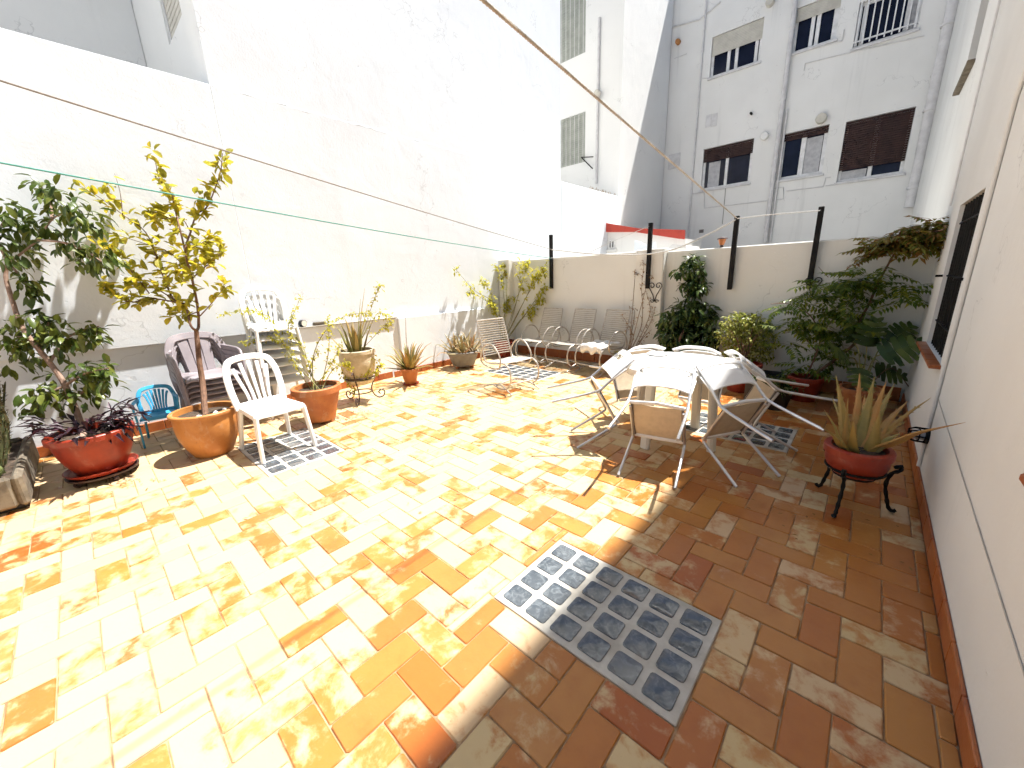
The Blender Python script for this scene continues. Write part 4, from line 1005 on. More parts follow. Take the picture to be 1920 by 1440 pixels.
# ---- ficus in red pot on a wheeled stand
b = V((-4.60, -0.13, 0)); D = dep(b)
fi = thing('potted_ficus', 'tall weeping fig in a red pot on a wheeled stand, purple leaves round its foot', 'potted plant', b)
for k in range(5):
    a = 1.256 * k + 0.3; o = MB().lathe([(0.012, -0.014), (0.024, -0.014), (0.027, 0), (0.024, 0.014), (0.012, 0.014)], 14, cap1=True).build('wheel', M['iron_brown'], fi); o.location = (0.19 * math.cos(a), 0.19 * math.sin(a), 0.0285); o.rotation_euler = (R(90), 0, a)
MB().lathe([(0.0, 0.052), (0.22, 0.052), (0.225, 0.068), (0.0, 0.068)], 32, cap0=False).build('stand', M['iron_brown'], fi)
MB().lathe([(0.16, 0.069), (0.205, 0.078), (0.228, 0.108), (0.221, 0.11), (0.20, 0.088), (0.15, 0.082)], 40).build('saucer', M['red_pot'], fi)
zs = pot(fi, M['red_pot'], 0.245, 0.150, 0.34, 0.084, 0.020, 0.05, bulge=0.018)
tk = pth([(152, 812), (149, 787), (122, 723), (93, 680), (44, 618), (22, 560), (11, 520), (14, 490)], D, [0, 0, 0, -.02, -.05, -.05, -.05, -.05]); tk[0] = b + V((0.0, -0.05, zs - 0.02))
T_ = spline(tk, 5)
mb = MB().tube(T_, [0.024 - 0.012 * i / len(T_) for i in range(len(T_))], 9)
brs = [[(14, 495), (40, 475), (70, 450), (97, 412), (122, 402), (165, 415)], [(70, 450), (120, 455), (160, 470), (190, 490)], [(14, 490), (-5, 445), (15, 400)], [(97, 412), (95, 385), (75, 345)], [(93, 680), (60, 640), (30, 630)], [(93, 680), (120, 640), (150, 620), (185, 612)], [(122, 723), (160, 700), (205, 690)], [(122, 723), (95, 735), (65, 745)], [(40, 640), (90, 610), (75, 590)], [(14, 490), (40, 520), (62, 545)], [(135, 750), (170, 725), (195, 715)]]
cr = MB()
for br in brs:
    P_ = spline(pth(br, D, [rp.uniform(-.12, .12) * (i > 0) for i in range(len(br))]), 4); mb.tube(P_, [0.011 - 0.007 * i / len(P_) for i in range(len(P_))], 6)
    along(cr, P_, 26, 0.095, 0.042, 0.05, 0.3, 0.3, 'oval', 0.6)
mb.build('trunk', M['bark_grey'], fi, b)
for (x, y, rx, ry, n) in ((72, 345, 18, 16, 26), (115, 375, 36, 26, 70), (160, 410, 40, 28, 80), (185, 470, 36, 32, 60), (170, 495, 34, 18, 45), (18, 400, 22, 32, 50), (40, 440, 34, 26, 60), (30, 480, 38, 20, 50), (95, 425, 34, 26, 50), (115, 460, 30, 16, 30), (55, 540, 24, 20, 24), (60, 515, 24, 12, 18), (75, 605, 44, 24, 60), (25, 625, 40, 36, 70), (130, 630, 42, 26, 80), (170, 625, 32, 20, 45), (95, 655, 54, 26, 80), (30, 675, 34, 24, 40), (165, 690, 42, 18, 50), (140, 715, 48, 26, 70), (90, 735, 44, 24, 60), (195, 715, 26, 20, 30), (75, 765, 34, 16, 36), (150, 745, 36, 20, 40)):
    blob(cr, x, y, rx, ry, D + rp.uniform(-.08, .08), int(n * 0.72), 0.095, 0.040, 0.65, 'oval', fold=0.16, droop=0.35)
cr.build('crown', M['lf_ficus'], fi, b)
pu = MB()
for k in range(95):
    a = rp.uniform(0, 6.283); r_ = 0.23 * math.sqrt(rp.random()); p_ = b + V((r_ * math.cos(a), r_ * math.sin(a), zs + rp.uniform(0.0, 0.14) + (0.05 if r_ > .2 else 0)))
    pu.leaf(p_, V((math.cos(a), math.sin(a), rp.uniform(-.25, .8))) + rv(0.5), (0, 0, 1), rp.uniform(.11, .2), .036, 0.3, 0.25)
for (x, y) in ((285, 770), (250, 775), (268, 800), (60, 800), (240, 748)):
    q = gd(x, y, D - 0.05); P_ = spline([b + V((0.15, 0.1, zs)), (b + V((0, 0, zs))).lerp(q, 0.6) + V((0, 0, 0.04)), q], 4); pu.tube(P_, 0.005, 5); along(pu, P_, 7, 0.13, 0.028, 0.01, 0.2, 0.4)
pu.build('purple_leaves', M['lf_purple'], fi, b)

# ---- lemon tree in amber clay pot
b = V((-4.44, 0.60, 0)); D = dep(b)
le = thing('potted_lemon_tree', 'yellow green lemon tree in a large amber clay pot beside the white chair', 'potted plant', b)
zs = pot(le, M['terracotta_y'], 0.245, 0.15, 0.43, 0.0015, 0.020, 0.03, bulge=0.035)
for k in range(5):
    o = MB().cbox((-.022, -.03, -.012), (.022, .03, .016), .01).build('pebble', M['plaster_pale'], le, smooth=False); a = rp.uniform(-.6, 1.4); o.location = (0.17 * math.cos(a) + rp.uniform(-.04, .04), 0.17 * math.sin(a), zs + 0.016); o.rotation_euler = (rp.random(), rp.random(), rp.random() * 3)
q1 = lambda pts: [(x / 4, 260 + y / 4) for x, y in pts]
tr_ = [(388, 772), (380, 720), (374, 680), (370, 640), (368, 620)]
mb = MB(); T_ = spline([b + V((0, 0, zs - 0.01))] + pth(tr_[1:], D), 5); mb.tube(T_, [0.026 - 0.008 * i / len(T_) for i in range(len(T_))], 9)
cr = MB()
LB = [([(1475, 1440), (1490, 1400), (1480, 1250), (1440, 1050), (1390, 850), (1430, 700), (1475, 570), (1560, 500), (1650, 260), (1668, 110)], 95, .014), ([(1390, 850), (1350, 680), (1310, 520), (1290, 420), (1200, 310), (1160, 150)], 60, .008),
      ([(1470, 1440), (1430, 1400), (1390, 1260), (1300, 1200), (1230, 1050), (1180, 900), (1115, 755)], 80, .012), ([(1390, 1240), (1150, 1200), (950, 1220), (760, 1080)], 75, .008), ([(1120, 1160), (1000, 1010), (880, 870), (800, 800)], 45, .006),
      ([(1180, 900), (1090, 700), (920, 570), (760, 450), (590, 350)], 22, .006), ([(1500, 1330), (1600, 1220), (1690, 1100)], 22, .006), ([(1400, 1000), (1280, 860), (1000, 760), (760, 690)], 22, .005), ([(1440, 1050), (1540, 960), (1640, 880), (1650, 830)], 34, .006),
      ([(1390, 850), (1480, 800), (1600, 740)], 30, .006), ([(1310, 620), (1200, 560), (1110, 540)], 26, .005), ([(920, 570), (900, 400), (860, 260)], 2, .004), ([(1480, 1300), (1380, 1330), (1280, 1320)], 16, .006), ([(1300, 1200), (1100, 1090), (950, 1080)], 26, .006), ([(1430, 700), (1360, 600), (1220, 600), (1150, 620)], 26, .005), ([(1230, 1050), (1320, 990), (1420, 930)], 30, .005)]
for pts, n, r_ in LB:
    P_ = spline(pth(q1(pts), D, [rp.uniform(-.10, .10) * (i > 0) for i in range(len(pts))]), 5); mb.tube(P_, [r_ * (1 - 0.75 * i / len(P_)) for i in range(len(P_))], 6)
    along(cr, P_, int(n * 0.95), 0.098, 0.056, 0.07, 0.12, 0.2, 'oval', 0.05)
for (x, y, n) in ((195, 345, 7), (208, 382, 6), (185, 455, 8), (205, 452, 6), (285, 285, 5), (403, 315, 6), (395, 350, 8), (420, 540, 7), (300, 400, 10), (372, 372, 8), (250, 405, 5)):
    blob(cr, x, y, 9, 9, D, n, 0.095, 0.06, -0.1, 'oval')
for (x, y, rx, ry, n) in ((330, 480, 40, 45, 46), (370, 500, 34, 50, 46), (300, 520, 44, 34, 40), (395, 460, 26, 30, 22), (270, 545, 40, 20, 26), (340, 560, 30, 24, 22), (320, 430, 30, 24, 20)):
    blob(cr, x, y, rx, ry, D, int(n * 0.55), 0.098, 0.056, 0.05, 'oval')
mb.build('trunk', M['bark'], le, b); cr.build('crown', M['lf_lemon'], le, b)

# ---- spindly shrub in clay pot on feet
b = V((-4.46, 1.62, 0)); D = dep(b)
sp = thing('potted_shrub', 'spindly arching shrub with tiny yellow leaves in a terracotta pot left of the stone pot', 'potted plant', b)
feet(sp, 0.12, 0.03); zs = pot(sp, M['terracotta'], 0.235, 0.150, 0.39, 0.031, 0.022, 0.07)
q3 = lambda pts: [(220 + x / 3.43, 480 + y / 3.43) for x, y in pts]
mb = MB(); cr = MB()
for pts, n in (([(1250, 850), (1160, 700), (1060, 560), (960, 390), (830, 350), (650, 380)], 60), ([(1260, 850), (1140, 640), (1000, 530), (800, 560)], 60), ([(1240, 850), (1210, 640), (1100, 480), (1130, 380), (1180, 260)], 50), ([(1270, 850), (1260, 650), (1340, 480), (1480, 380), (1640, 370)], 46), ([(1320, 850), (1360, 600), (1350, 400)], 26), ([(1300, 850), (1320, 780), (1400, 650), (1430, 560)], 40), ([(1290, 860), (1240, 720), (1290, 600)], 30), ([(1280, 850), (1180, 760), (1120, 640), (1110, 520)], 40), ([(1310, 860), (1380, 740), (1460, 690), (1500, 720)], 40), ([(1270, 860), (1380, 930), (1410, 1000)], 8), ([(1250, 840), (1230, 700), (1180, 560), (1060, 490)], 34)):
    P_ = spline([b + V((rp.uniform(-.08, .08), rp.uniform(-.08, .08), zs - 0.01))] + pth(q3(pts[1:]), D, [rp.uniform(-.15, .15) for _ in pts[1:]]), 5); mb.tube(P_, [0.0055 * (1 - 0.7 * i / len(P_)) for i in range(len(P_))], 5)
    along(cr, P_, int(n * 2.0), 0.045, 0.026, 0.045, 0.15, 0.3)
mb.build('stems', M['stem'], sp, b); cr.build('leaves', M['lf_yellow'], sp, b)

# ---- aloe generator
def aloe_leaf(path, w, th=0.012, teeth=False):
    P_ = spline(path, 4); N_ = len(P_)
    up = V((0, 0, 1)); d = (V(path[-1]) - V(path[0])); sd = d.cross(up)
    if sd.length < 0.02: sd = V((1, 0.3, 0))
    mb = MB()
    def sec(i, t):
        a = w / 2 * (1 - t ** 1.6) * (0.85 + 0.3 * min(1, t * 4)) + 0.0012; h = th * (1 - t ** 1.5) + 0.001
        return [(a, h * 0.35), (a * 0.55, h * 0.05), (0, -h * 0.1), (-a * 0.55, h * 0.05), (-a, h * 0.35), (-a * 0.6, -h * 0.75), (0, -h), (a * 0.6, -h * 0.75)]
    mb.sweep(P_, sec, sd.normalized())
    if teeth:
        for i in range(1, N_ - 2):
            for s_ in (-1, 1):
                a = w / 2 * (1 - (i / N_) ** 1.6) * 1.1; t_ = (P_[i + 1] - P_[i]); q = P_[i] + sd.normalized() * s_ * a * 0.95
                mb.add([q - t_ * 0.15, q + t_ * 0.15, q + sd.normalized() * s_ * 0.010 + t_ * 0.25], [(0, 1, 2)])
    return mb
def aloe(t, o, c, n, L, w, m, curl=0.25, up=(25, 80), rr=0.05):
    for k in range(n):
        a = k * 2.39996 + rp.uniform(-.2, .2); f = k / n; el = R(up[1] + (up[0] - up[1]) * f + rp.uniform(-7, 7)); l = L * rp.uniform(.75, 1.1) * (0.8 + 0.3 * math.sin(math.pi * f))
        d = V((math.cos(a) * math.cos(el), math.sin(a) * math.cos(el), math.sin(el))); h = V((math.cos(a), math.sin(a), 0))
        p0 = V(c) + h * rr * f; cu = curl * rp.uniform(-.3, 1.2)
        aloe_leaf([p0, p0 + d * l * 0.4, p0 + d * l * 0.75 + V((0, 0, 1)) * l * 0.04 * (1 - f), p0 + d * l - V((0, 0, 1)) * l * cu * 0.35 * f + h * l * 0.05], w * rp.uniform(.8, 1.1)).build('leaf', m, t, o)
# stone pot on scrolled iron stand
b = V((-4.80, 2.30, 0)); D = dep(b)
st = thing('potted_agave', 'upright spiky plant in a cream stone pot on a scrolled iron stand', 'potted plant', b)
ir = link('iron_stand', None, st)
MB().tube([V((0.125 * math.cos(a * R(12)), 0.125 * math.sin(a * R(12)), 0.13)) for a in range(30)], 0.008, 7, True).build('ring', M['iron_brown'], ir)
MB().tube([V((0.20 * math.cos(a * R(12)), 0.20 * math.sin(a * R(12)), 0.34)) for a in range(30)], 0.008, 7, True).build('ring', M['iron_brown'], ir)
for k in range(3):
    P_ = [V((0.30, 0, 0.42)), V((0.255, 0, 0.44)), V((0.225, 0, 0.40)), V((0.205, 0, 0.335)), V((0.16, 0, 0.24)), V((0.13, 0, 0.16)), V((0.145, 0, 0.08)), V((0.20, 0, 0.018)), V((0.27, 0, 0.02)), V((0.295, 0, 0.075)), V((0.255, 0, 0.115)), V((0.215, 0, 0.085)), V((0.235, 0, 0.055))]
    o = MB().tube(spline(P_, 5), 0.0085, 7).build('scroll_leg', M['iron_brown'], ir); o.rotation_euler = (0, 0, 2.094 * k - 0.75)
pr = [(0.10, 0.235), (0.15, 0.25), (0.195, 0.31)]; MB().lathe(pr + [(0.185, 0.315), (0.1, 0.26)], 36).build('saucer', M['stone_pot'], st)
zs = pot(st, M['stone_pot'], 0.215, 0.145, 0.40, 0.29, 0.016, 0.05, bulge=0.03)
cA = b + V((0, 0, zs)); aloe(st, b, cA, 16, 0.42, 0.045, M['aloe'], 0.1, (60, 88), 0.12)
for (x, y) in ((684, 540), (676, 560), (700, 585), (658, 590), (690, 570)):
    aloe_leaf([cA + V((rp.uniform(-.06, .06), rp.uniform(-.06, .06), 0)), cA.lerp(gd(x, y, D), 0.5), gd(x, y, D)], 0.014, 0.008).build('leaf', M['aloe'], st, b)
mb = MB(); cr = MB()
for pts in ([(690, 650), (705, 590), (735, 598)], [(690, 650), (712, 620), (735, 605)], [(660, 655), (650, 680), (655, 710)], [(680, 655), (690, 690), (675, 712)], [(700, 655), (712, 680), (705, 700)], [(650, 655), (640, 690), (665, 740)], [(670, 655), (668, 690), (690, 700)], [(690, 640), (702, 560), (715, 535)]):
    P_ = spline([cA + rv(0.08) * 0.8] + pth(pts[1:], D - 0.22), 5); mb.tube(P_, 0.003, 4); along(cr, P_, 60, 0.048, 0.030, 0.06, 0.15, 0.25)
mb.build('stems', M['stem'], st, b); cr.build('trailing_leaves', M['lf_yellow'], st, b)
# small clay pot aloe
b = V((-5.02, 3.19, 0)); D = dep(b)
a1 = thing('potted_aloe', 'spiky aloe in a small terracotta pot standing on the sunny tiles', 'potted plant', b)
MB().lathe([(0.10, 0.0015), (0.12, 0.006), (0.125, 0.022), (0.118, 0.022), (0.10, 0.012)], 30).build('saucer', M['red_pot'], a1)
zs = pot(a1, M['terracotta'], 0.128, 0.085, 0.235, 0.013, 0.013, 0.045, soil=0.02)
aloe(a1, b, b + V((0, 0, zs)), 30, 0.44, 0.050, M['aloe'], 0.5, (15, 85), 0.06)
aloe_leaf([b + V((0, 0, zs)), gd(762, 640, D), gd(760, 582, D)], 0.012, 0.008).build('flower_stalk', M['dry_stem'], a1, b)
# grey bowl, two clumps of pale aloe
b = V((-5.20, 4.42, 0)); D = dep(b)
a2 = thing('potted_aloe', 'clump of pale drooping aloes in a grey bowl on terracotta feet near the corner', 'potted plant', b)
feet(a2, 0.15, 0.05); zs = pot(a2, M['grey_pot'], 0.27, 0.19, 0.25, 0.051, 0.018, 0.035, soil=0.03)
for (dx, dy) in ((-.12, -.10), (.09, .12), (.10, -.10), (-.10, .12)): aloe(a2, b, b + V((dx, dy, zs)), 17, 0.40, 0.036, M['aloe_pale'], 0.9, (0, 82), 0.05)

# ---- corner shrub
b = V((-5.22, 5.50, 0)); D = dep(b)
cs = thing('potted_shrub', 'fan shaped yellow green shrub in a red pot in the corner behind the lone chair', 'potted plant', b)
zs = pot(cs, M['red_pot'], 0.19, 0.13, 0.33, 0.0015, 0.016, 0.05)
mb = MB(); cr = MB(); fl = MB()
for pts, n in (([(950, 625), (925, 570), (890, 545), (850, 500)], 6), ([(950, 625), (935, 585), (905, 560), (880, 548)], 10), ([(952, 625), (950, 560), (948, 515), (945, 495)], 12), ([(955, 625), (970, 560), (985, 510), (990, 488)], 16), ([(955, 625), (985, 560), (1010, 520), (1022, 498)], 16), ([(957, 625), (995, 575), (1015, 545), (1025, 540)], 8), ([(955, 625), (985, 590), (1010, 565), (1018, 560)], 14), ([(955, 625), (965, 580), (975, 530), (972, 490)], 12), ([(950, 625), (935, 600), (925, 580), (918, 560)], 16), ([(955, 625), (975, 600), (995, 590), (1000, 580)], 16), ([(950, 625), (945, 600), (950, 580), (955, 560)], 20), ([(950, 625), (930, 585), (915, 540), (902, 528)], 10), ([(952, 625), (945, 560), (935, 510), (925, 505)], 8), ([(957, 625), (990, 550), (1000, 525), (1008, 512)], 14)):
    P_ = spline([b + V((rp.uniform(-.03, .03), rp.uniform(-.03, .03), zs - 0.01))] + pth(pts[1:], D, [rp.uniform(-.15, .1) for _ in pts[1:]]), 5); mb.tube(P_, [0.006 * (1 - .65 * i / len(P_)) for i in range(len(P_))], 5)
    for _ in range(int(n * 1.8)):
        p_, tg = at(P_, 0.30 + 0.70 * rp.random() ** 0.6); ax = (tg + rv(0.6)).normalized()
        p_ = p_ + rv(0.11 * rp.random())
        for q in range(4): cr.leaf(p_, ax * 0.35 + rv(0.85), V((0, 0, 1)), rp.uniform(.06, .10), .036, .2, .2)
p_ = gd(948, 514, D - .05)
for q in range(10): fl.leaf(p_, rv(), (0, 0, 1), .05, .02)
mb.build('stems', M['stem'], cs, b); cr.build('leaves', M['lf_yellow'], cs, b); fl.build('flower', M['terracotta'], cs, b)

# ---- clay pot with dry climber and low green
b = V((-2.62, 5.48, 0)); D = dep(b)
dc = thing('potted_climber', 'bare dry climber in a terracotta bowl with low green leaves, beside the towel chair', 'potted plant', b)
zs = pot(dc, M['terracotta'], 0.235, 0.15, 0.27, 0.0015, 0.02, 0.04)
mb = MB(); cr = MB(); lo = MB()
for pts, n in (([(1195, 655), (1200, 620), (1205, 580), (1203, 540), (1207, 500), (1205, 490)], 26), ([(1195, 655), (1185, 630), (1175, 605), (1165, 590)], 12), ([(1197, 655), (1212, 620), (1225, 590), (1228, 575)], 14), ([(1200, 620), (1215, 600), (1218, 570), (1210, 545)], 10), ([(1203, 545), (1190, 525), (1192, 512)], 10), ([(1200, 610), (1190, 590), (1180, 575)], 10), ([(1196, 655), (1205, 635), (1222, 618)], 10), ([(1196, 650), (1182, 615), (1172, 620)], 8), ([(1203, 540), (1214, 530), (1224, 520)], 8)):
    P_ = spline([b + V((rp.uniform(-.05, .05), 0, zs - 0.01))] + pth(pts[1:], D, [rp.uniform(-.05, .12) for _ in pts[1:]]), 5); mb.tube(P_, [0.007 * (1 - .7 * i / len(P_)) for i in range(len(P_))], 5); along(cr, P_, int(n * 2.2), 0.05, 0.02, 0.05)
for _ in range(420):
    a = rp.uniform(0, 6.28); r_ = 0.2 * math.sqrt(rp.random()); lo.leaf(b + V((r_ * math.cos(a), r_ * math.sin(a), zs + rp.uniform(0, .13))), rv() + V((0, 0, .5)), (0, 0, 1), .045, .024)
mb.build('stems', M['dry_stem'], dc, b); cr.build('sparse_leaves', M['lf_dry'], dc, b); lo.build('low_leaves', M['lf_yellow'], dc, b)

# ---- column shaped fig behind the table
b = V((-1.90, 5.58, 0)); D = dep(b)
cf = thing('potted_fig_tree', 'dark green column shaped fig with a narrow top behind the round table', 'potted plant', b)
zs = pot(cf, M['terracotta'], 0.20, 0.14, 0.34, 0.0015)
T_ = spline([b + V((0, 0, zs - .01)), b + V((0, 0, .6)), gd(1291, 600, D), gd(1290, 560, D), gd(1293, 520, D), gd(1298, 485, D)], 5); mb = MB().tube(T_, [0.02 * (1 - .7 * i / len(T_)) for i in range(len(T_))], 7); cr = MB()
for (x, y, rx, ry, n) in ((1297, 488, 13, 14, 36), (1282, 508, 20, 12, 36), (1306, 512, 16, 16, 44), (1298, 535, 24, 14, 60), (1312, 540, 14, 12, 30), (1285, 580, 28, 20, 90), (1315, 585, 26, 20, 90), (1260, 600, 26, 20, 90), (1325, 610, 22, 26, 100), (1290, 612, 38, 28, 170), (1250, 625, 18, 24, 80), (1280, 640, 36, 22, 130), (1320, 640, 26, 22, 90), (1300, 670, 36, 20, 80), (1262, 655, 24, 18, 60), (1295, 560, 14, 16, 24)):
    blob(cr, x, y, rx, ry, D + rp.uniform(-.06, .06), int(n * 1.7), 0.095, 0.046, 0.55, 'oval', droop=.3)
mb.build('trunk', M['bark'], cf, b); cr.build('crown', M['lf_dark'], cf, b)
# ---- variegated bush in red pot
b = V((-1.08, 5.52, 0)); D = dep(b)
vb = thing('potted_bush', 'rounded variegated bush in a red pot behind the table, right of the dark fig', 'potted plant', b)
zs = pot(vb, M['red_pot'], 0.20, 0.145, 0.36, 0.0015, 0.018, 0.05)
mb = MB(); cr = MB()
for k in range(16):
    q = gd(1400 + rp.uniform(-42, 42), 625 + rp.uniform(-25, 25), D + rp.uniform(-.2, .2)); P_ = spline([b + V((rp.uniform(-.05, .05), rp.uniform(-.05, .05), zs - .01)), (b + V((0, 0, .55))).lerp(q, .5), q], 4); mb.tube(P_, [.007 * (1 - .6 * i / len(P_)) for i in range(len(P_))], 5)
for (x, y, rx, ry, n) in ((1385, 605, 30, 18, 190), (1415, 612, 32, 20, 200), (1368, 630, 24, 24, 150), (1400, 635, 40, 24, 230), (1430, 640, 26, 26, 160), (1385, 662, 30, 16, 110), (1420, 668, 28, 14, 90), (1404, 595, 24, 10, 70)):
    blob(cr, x, y, rx, ry, D + rp.uniform(-.05, .05), int(n * 1.5), 0.062, 0.033, 0.25, droop=.25)
mb.build('stems', M['bark'], vb, b); cr.build('leaves', M['lf_varieg'], vb, b)
# ---- wisteria-like tree
b = V((-0.42, 5.50, 0)); D = dep(b)
wt = thing('potted_wisteria', 'large feathery leaved wisteria in a red pot climbing the back wall beside the barred window', 'potted plant', b)
zs = pot(wt, M['red_pot'], 0.165, 0.12, 0.28, 0.0015, 0.014, 0.045)
q9 = lambda pts: [(1400 + x / 3.79, 380 + y / 3.79) for x, y in pts]
mb = MB(); cr = MB(); old = MB()
WB = [([(770, 1250), (770, 1000), (800, 850), (870, 720), (930, 580), (1000, 450), (1100, 300), (1250, 230), (1400, 190)], .016), ([(640, 1250), (500, 1060), (520, 950), (450, 800), (300, 720), (170, 720)], .010), ([(520, 950), (620, 820), (700, 740), (780, 660)], .007), ([(870, 720), (960, 680), (1080, 620), (1180, 590)], .006), ([(930, 580), (820, 560), (680, 570), (560, 570)], .007), ([(800, 850), (700, 840), (580, 860), (430, 900), (250, 930)], .007), ([(500, 1060), (380, 930), (280, 900)], .006), ([(770, 1000), (640, 950), (560, 900)], .006), ([(580, 530), (540, 490), (510, 455)], .004), ([(1100, 300), (1010, 330), (930, 350)], .005)]
WP = []
for pts, r_ in WB:
    P_ = pth(q9(pts), D, [rp.uniform(-.12, .12) * (i > 0) for i in range(len(pts))])
    if pts[0][1] == 1250: P_[0] = b + V((rp.uniform(-.04, .04), 0, zs - .01))
    P_ = spline(P_, 5); WP.append(P_); mb.tube(P_, [r_ * (1 - .6 * i / len(P_)) for i in range(len(P_))], 6)
def wleaf(m_, x, y, rx, ry, n, L=.27):
    k = D / FPX
    for _ in range(n):
        u = rv(rp.random() ** .4); c = gin(x, y, D + rp.uniform(-.1, .1)) + MC.col[0] * u.x * rx * k + MC.col[1] * u.y * ry * k + FW * u.z * 22 * k
        c.y = min(c.y, 5.93); c.x = min(c.x, 0.38)
        d = V((rp.gauss(0, 1), -abs(rp.gauss(0, .8)), rp.uniform(-.5, .25))); pinnate(m_, c, d, L * rp.uniform(.7, 1.15))
for (x, y, rx, ry, n) in ((640, 560, 120, 40, 26), (850, 530, 130, 50, 26), (500, 640, 90, 40, 16), (300, 730, 70, 36, 12), (350, 860, 70, 56, 14), (450, 850, 80, 60, 18), (620, 780, 110, 60, 22), (600, 900, 120, 60, 20), (780, 850, 80, 50, 12), (1100, 600, 90, 50, 14), (1080, 680, 70, 30, 7), (330, 1010, 70, 40, 8), (720, 680, 110, 50, 16), (560, 1120, 110, 50, 14), (700, 1010, 90, 60, 14), (420, 1180, 70, 50, 10), (850, 480, 80, 20, 8)):
    wleaf(cr, 1400 + x / 3.79, 380 + y / 3.79, rx / 3.79, ry / 3.79, int(n * 0.62))
for (x, y, rx, ry, n) in ((1200, 210, 130, 60, 30), (1330, 170, 80, 50, 18), (1060, 270, 70, 60, 14), (970, 350, 60, 50, 10), (1350, 290, 60, 50, 10)):
    wleaf(old, 1400 + x / 3.79, 380 + y / 3.79, rx / 3.79, ry / 3.79, int(n * 1.4), .24)
mb.build('stems', M['bark'], wt, b); cr.build('leaves', M['lf_wist'], wt, b); old.build('turning_leaves', M['lf_wist_old'], wt, b)
# ---- monstera
b = V((0.06, 5.30, 0)); D = dep(b)
mo = thing('potted_monstera', 'dark split leaved monstera in the shaded corner under the barred window', 'potted plant', b)
zs = pot(mo, M['terracotta'], 0.17, 0.12, 0.27, 0.0015)
def monstera_leaf(c, d, nrm, L):
    d = V(d).normalized(); sd = d.cross(V(nrm)).normalized(); up = sd.cross(d); mb = MB()
    base_w = [(0.0, .10), (.12, .40), (.3, .52), (.5, .50), (.7, .38), (.87, .20), (1.0, 0.02)]
    wv = lambda t: next(base_w[i][1] + (base_w[i + 1][1] - base_w[i][1]) * (t - base_w[i][0]) / (base_w[i + 1][0] - base_w[i][0]) for i in range(6) if t <= base_w[i + 1][0] + 1e-6)
    P3 = lambda t, s: c + d * L * t + sd * L * s - up * L * (0.10 * t * t + 0.35 * s * s)
    for s_ in (-1, 1):
        N_ = 6
        for k in range(N_):
            t0, t1 = k / N_, (k + 1) / N_; w0, w1 = wv(t0 + .02), wv(t1 - .02)
            f0 = .18 * max(0, 1 - k / 5); e_ = lambda f: (.10 - .05 * (k < 2)) * f; w_ = max(w0, w1); vs = [P3(t0, 0), P3(t1, 0), P3(t1 + e_(.5), s_ * w_ * .5), P3(t1 + e_(1) - .035, s_ * w_), P3(t0 + e_(1) + .025, s_ * w_ * .97), P3(t0 + e_(.5), s_ * w_ * .5)]
            gap = (P3(.5, s_ * .012) - P3(.5, 0)) * 0; mb.add(vs, [(0, 1, 2, 5), (5, 2, 3, 4)] if s_ > 0 else [(5, 2, 1, 0), (4, 3, 2, 5)])
    return mb
for (x, y, dx, dy, L, dd) in ((1650, 665, .55, .25, .34, -.15), (1625, 650, .1, .9, .30, 0), (1590, 670, -.7, .3, .30, -.1), (1640, 690, .8, -.25, .28, .05), (1600, 640, -.3, .8, .26, .1), (1615, 690, -.2, -.5, .26, -.2), (1665, 640, .6, .6, .26, .1)):
    c = gd(x, y, D + dd); d = MC.col[0] * dx + MC.col[1] * dy - FW * .35
    monstera_leaf(c, d, -FW * .8 + V((0, 0, .7)), L).build('leaf', M['lf_dark'], mo, b)
    MB().tube(spline([b + V((rp.uniform(-.03, .03), rp.uniform(-.03, .03), zs - .01)), (b + V((0, 0, .5))).lerp(c, .5), c], 4), 0.006, 5).build('leaf_stalk', M['stem'], mo, b)
MB().tube(spline([b + V((0.03, 0, zs)), gd(1670, 690, D), gd(1708, 730, D)], 5), .005, 5).build('aerial_root', M['bark'], mo, b)
# ---- black trough and low plant in the shade
bt = thing('black_planter', 'empty looking black plastic trough in the deep shade left of the wisteria pot', 'planter', (-0.80, 5.36, 0))
MB().cbox((-0.14, -0.30, .0015), (0.14, -0.285, .27), .004).cbox((-0.14, 0.285, .0015), (0.14, .30, .27), .004).cbox((-.14, -.2849, .0015), (-.125, .2849, .27), .004).cbox((.125, -.2849, .0015), (.14, .2849, .27), .004).build('trough', M['dark_plastic'], bt, smooth=False)
MB().box((-.1249, -.2849, .003), (.1249, .2849, .22)).build('soil', M['soil'], bt, smooth=False)
b = V((-0.62, 4.98, 0)); lp = thing('potted_shrub', 'low dark shrub in a black pot in the shade in front of the wisteria', 'potted plant', b)
zs = pot(lp, M['dark_plastic'], .15, .11, .22, .0015, .01, .03); mb = MB(); st_ = MB()
for k in range(40):
    d = rv(); d.z = abs(d.z) * .8 + .2; q = b + V((0, 0, zs)) + d * rp.uniform(.12, .3); P_ = [b + V((rp.uniform(-.05, .05), rp.uniform(-.05, .05), zs - .01)), (b + V((0, 0, zs + .1))).lerp(q, .6), q]; st_.tube(P_, .003, 4); along(mb, P_, 9, .06, .028, .02)
mb.build('leaves', M['lf_dark'], lp, b); st_.build('stems', M['stem'], lp, b)

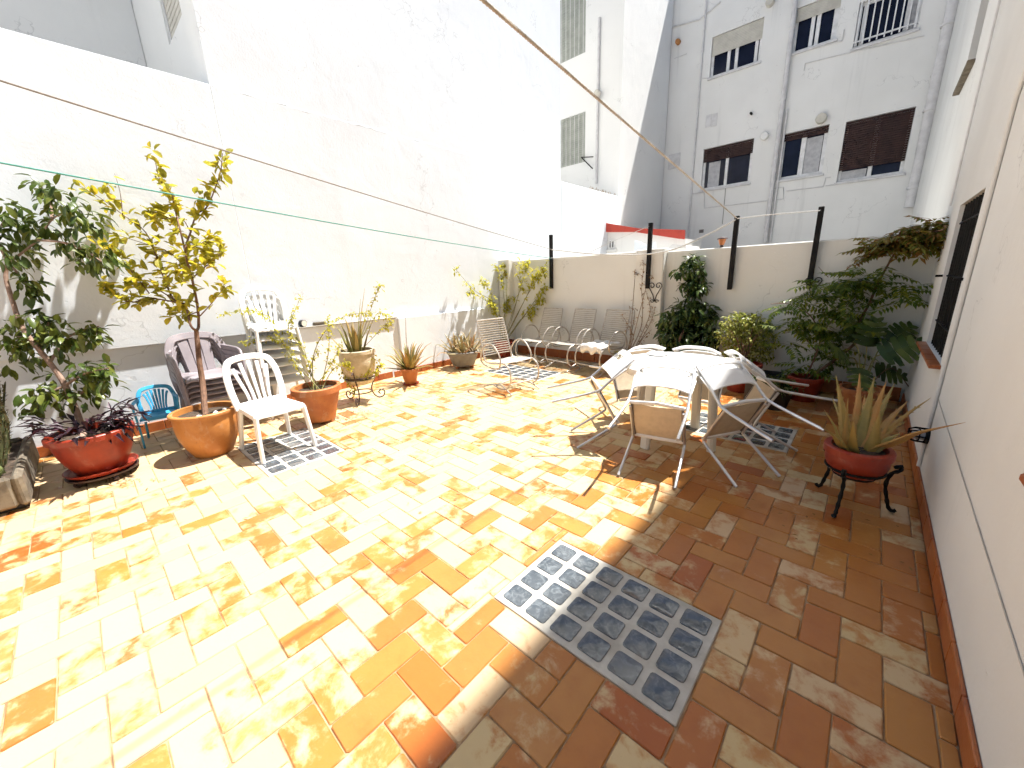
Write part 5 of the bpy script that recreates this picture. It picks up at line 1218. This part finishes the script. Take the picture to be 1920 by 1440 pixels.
# ---- large aloe in red bowl on iron tripod
b = V((0.085, 3.08, 0)); D = dep(b)
ba = thing('potted_aloe', 'large orange tinged aloe in a red bowl on a black iron tripod at the right', 'potted plant', b)
zs = pot(ba, M['red_pot'], .155, .11, .18, .235, .016, .05, bulge=.02, soil=.03)
ir = link('iron_tripod', None, ba)
MB().tube([V((0.145 * math.cos(a * R(12)), 0.145 * math.sin(a * R(12)), 0.27)) for a in range(30)], .008, 7, True).build('ring', M['iron'], ir)
MB().tube([V((0.10 * math.cos(a * R(12)), 0.10 * math.sin(a * R(12)), 0.226)) for a in range(30)], .008, 7, True).build('ring', M['iron'], ir)
for k in range(3):
    P_ = [V((.185, 0, .30)), V((.215, 0, .315)), V((.215, 0, .285)), V((.18, 0, .26)), V((.165, 0, .18)), V((.185, 0, .09)), V((.205, 0, .025)), V((.225, 0, .012)), V((.24, 0, .02))]
    o = MB().tube(spline(P_, 5), [.0085 + .004 * math.sin(i * .9) ** 2 for i in range(41)], 7).build('leg', M['iron'], ir); o.rotation_euler = (0, 0, 2.094 * k - 1.8)
c0 = b + V((0, 0, zs - .01))
for (x, y, dd, w) in ((1567, 702, .05, .052), (1590, 745, -.1, .05), (1612, 700, .1, .045), (1640, 705, 0, .05), (1622, 740, .2, .04), (1662, 715, -.02, .05), (1678, 718, .15, .045), (1702, 752, .1, .045), (1745, 746, .2, .03), (1810, 792, -.1, .05), (1690, 812, -.2, .05), (1545, 768, -.05, .045), (1538, 800, -.2, .04), (1560, 745, .2, .04), (1700, 790, .25, .04), (1650, 772, -.2, .055), (1600, 790, -.25, .045), (1575, 735, .1, .04)):
    q = gd(x, y, D + dd); h = q - c0; h.z = 0; r0 = c0 + h.normalized() * .06 if h.length > .05 else c0 + rv(.03)
    if q.x > XR - 0.02: q = gx(x, y, XR - 0.02)
    mid = r0.lerp(q, .5) + V((0, 0, 1)) * (.03 if h.length > .18 else 0) + h * .05
    aloe_leaf([r0, r0.lerp(mid, .5) + h * .04, mid, q], w * 1.35, .016, True).build('leaf', M['aloe_big'], ba, b)

# ---- leaf litter on the tiles
ll = MB()
for (x, y, rx, ry, n) in ((670, 782, 34, 12, 110), (600, 800, 30, 6, 40), (1262, 748, 26, 10, 90), (1215, 760, 30, 14, 60), (1190, 740, 20, 8, 30), (250, 905, 50, 10, 30), (900, 676, 30, 6, 40), (1130, 770, 40, 14, 14), (700, 900, 300, 80, 18), (1500, 1000, 200, 80, 16)):
    for _ in range(n):
        u, v = rp.gauss(0, .6), rp.gauss(0, .6); p_ = gz(x + u * rx, y + v * ry)
        if p_.x < XL + .05: continue
        ll.leaf(p_ + V((0, 0, .006 + .006 * rp.random())), V((rp.gauss(0, 1), rp.gauss(0, 1), rp.uniform(-.05, .12))), (0, 0, 1), rp.uniform(.015, .04), .014, .12, .05)
tag(ll.build('leaf_litter', M['lf_dry']), 'scattered dry leaves and petals on the tiles', 'leaf litter', kind='stuff')
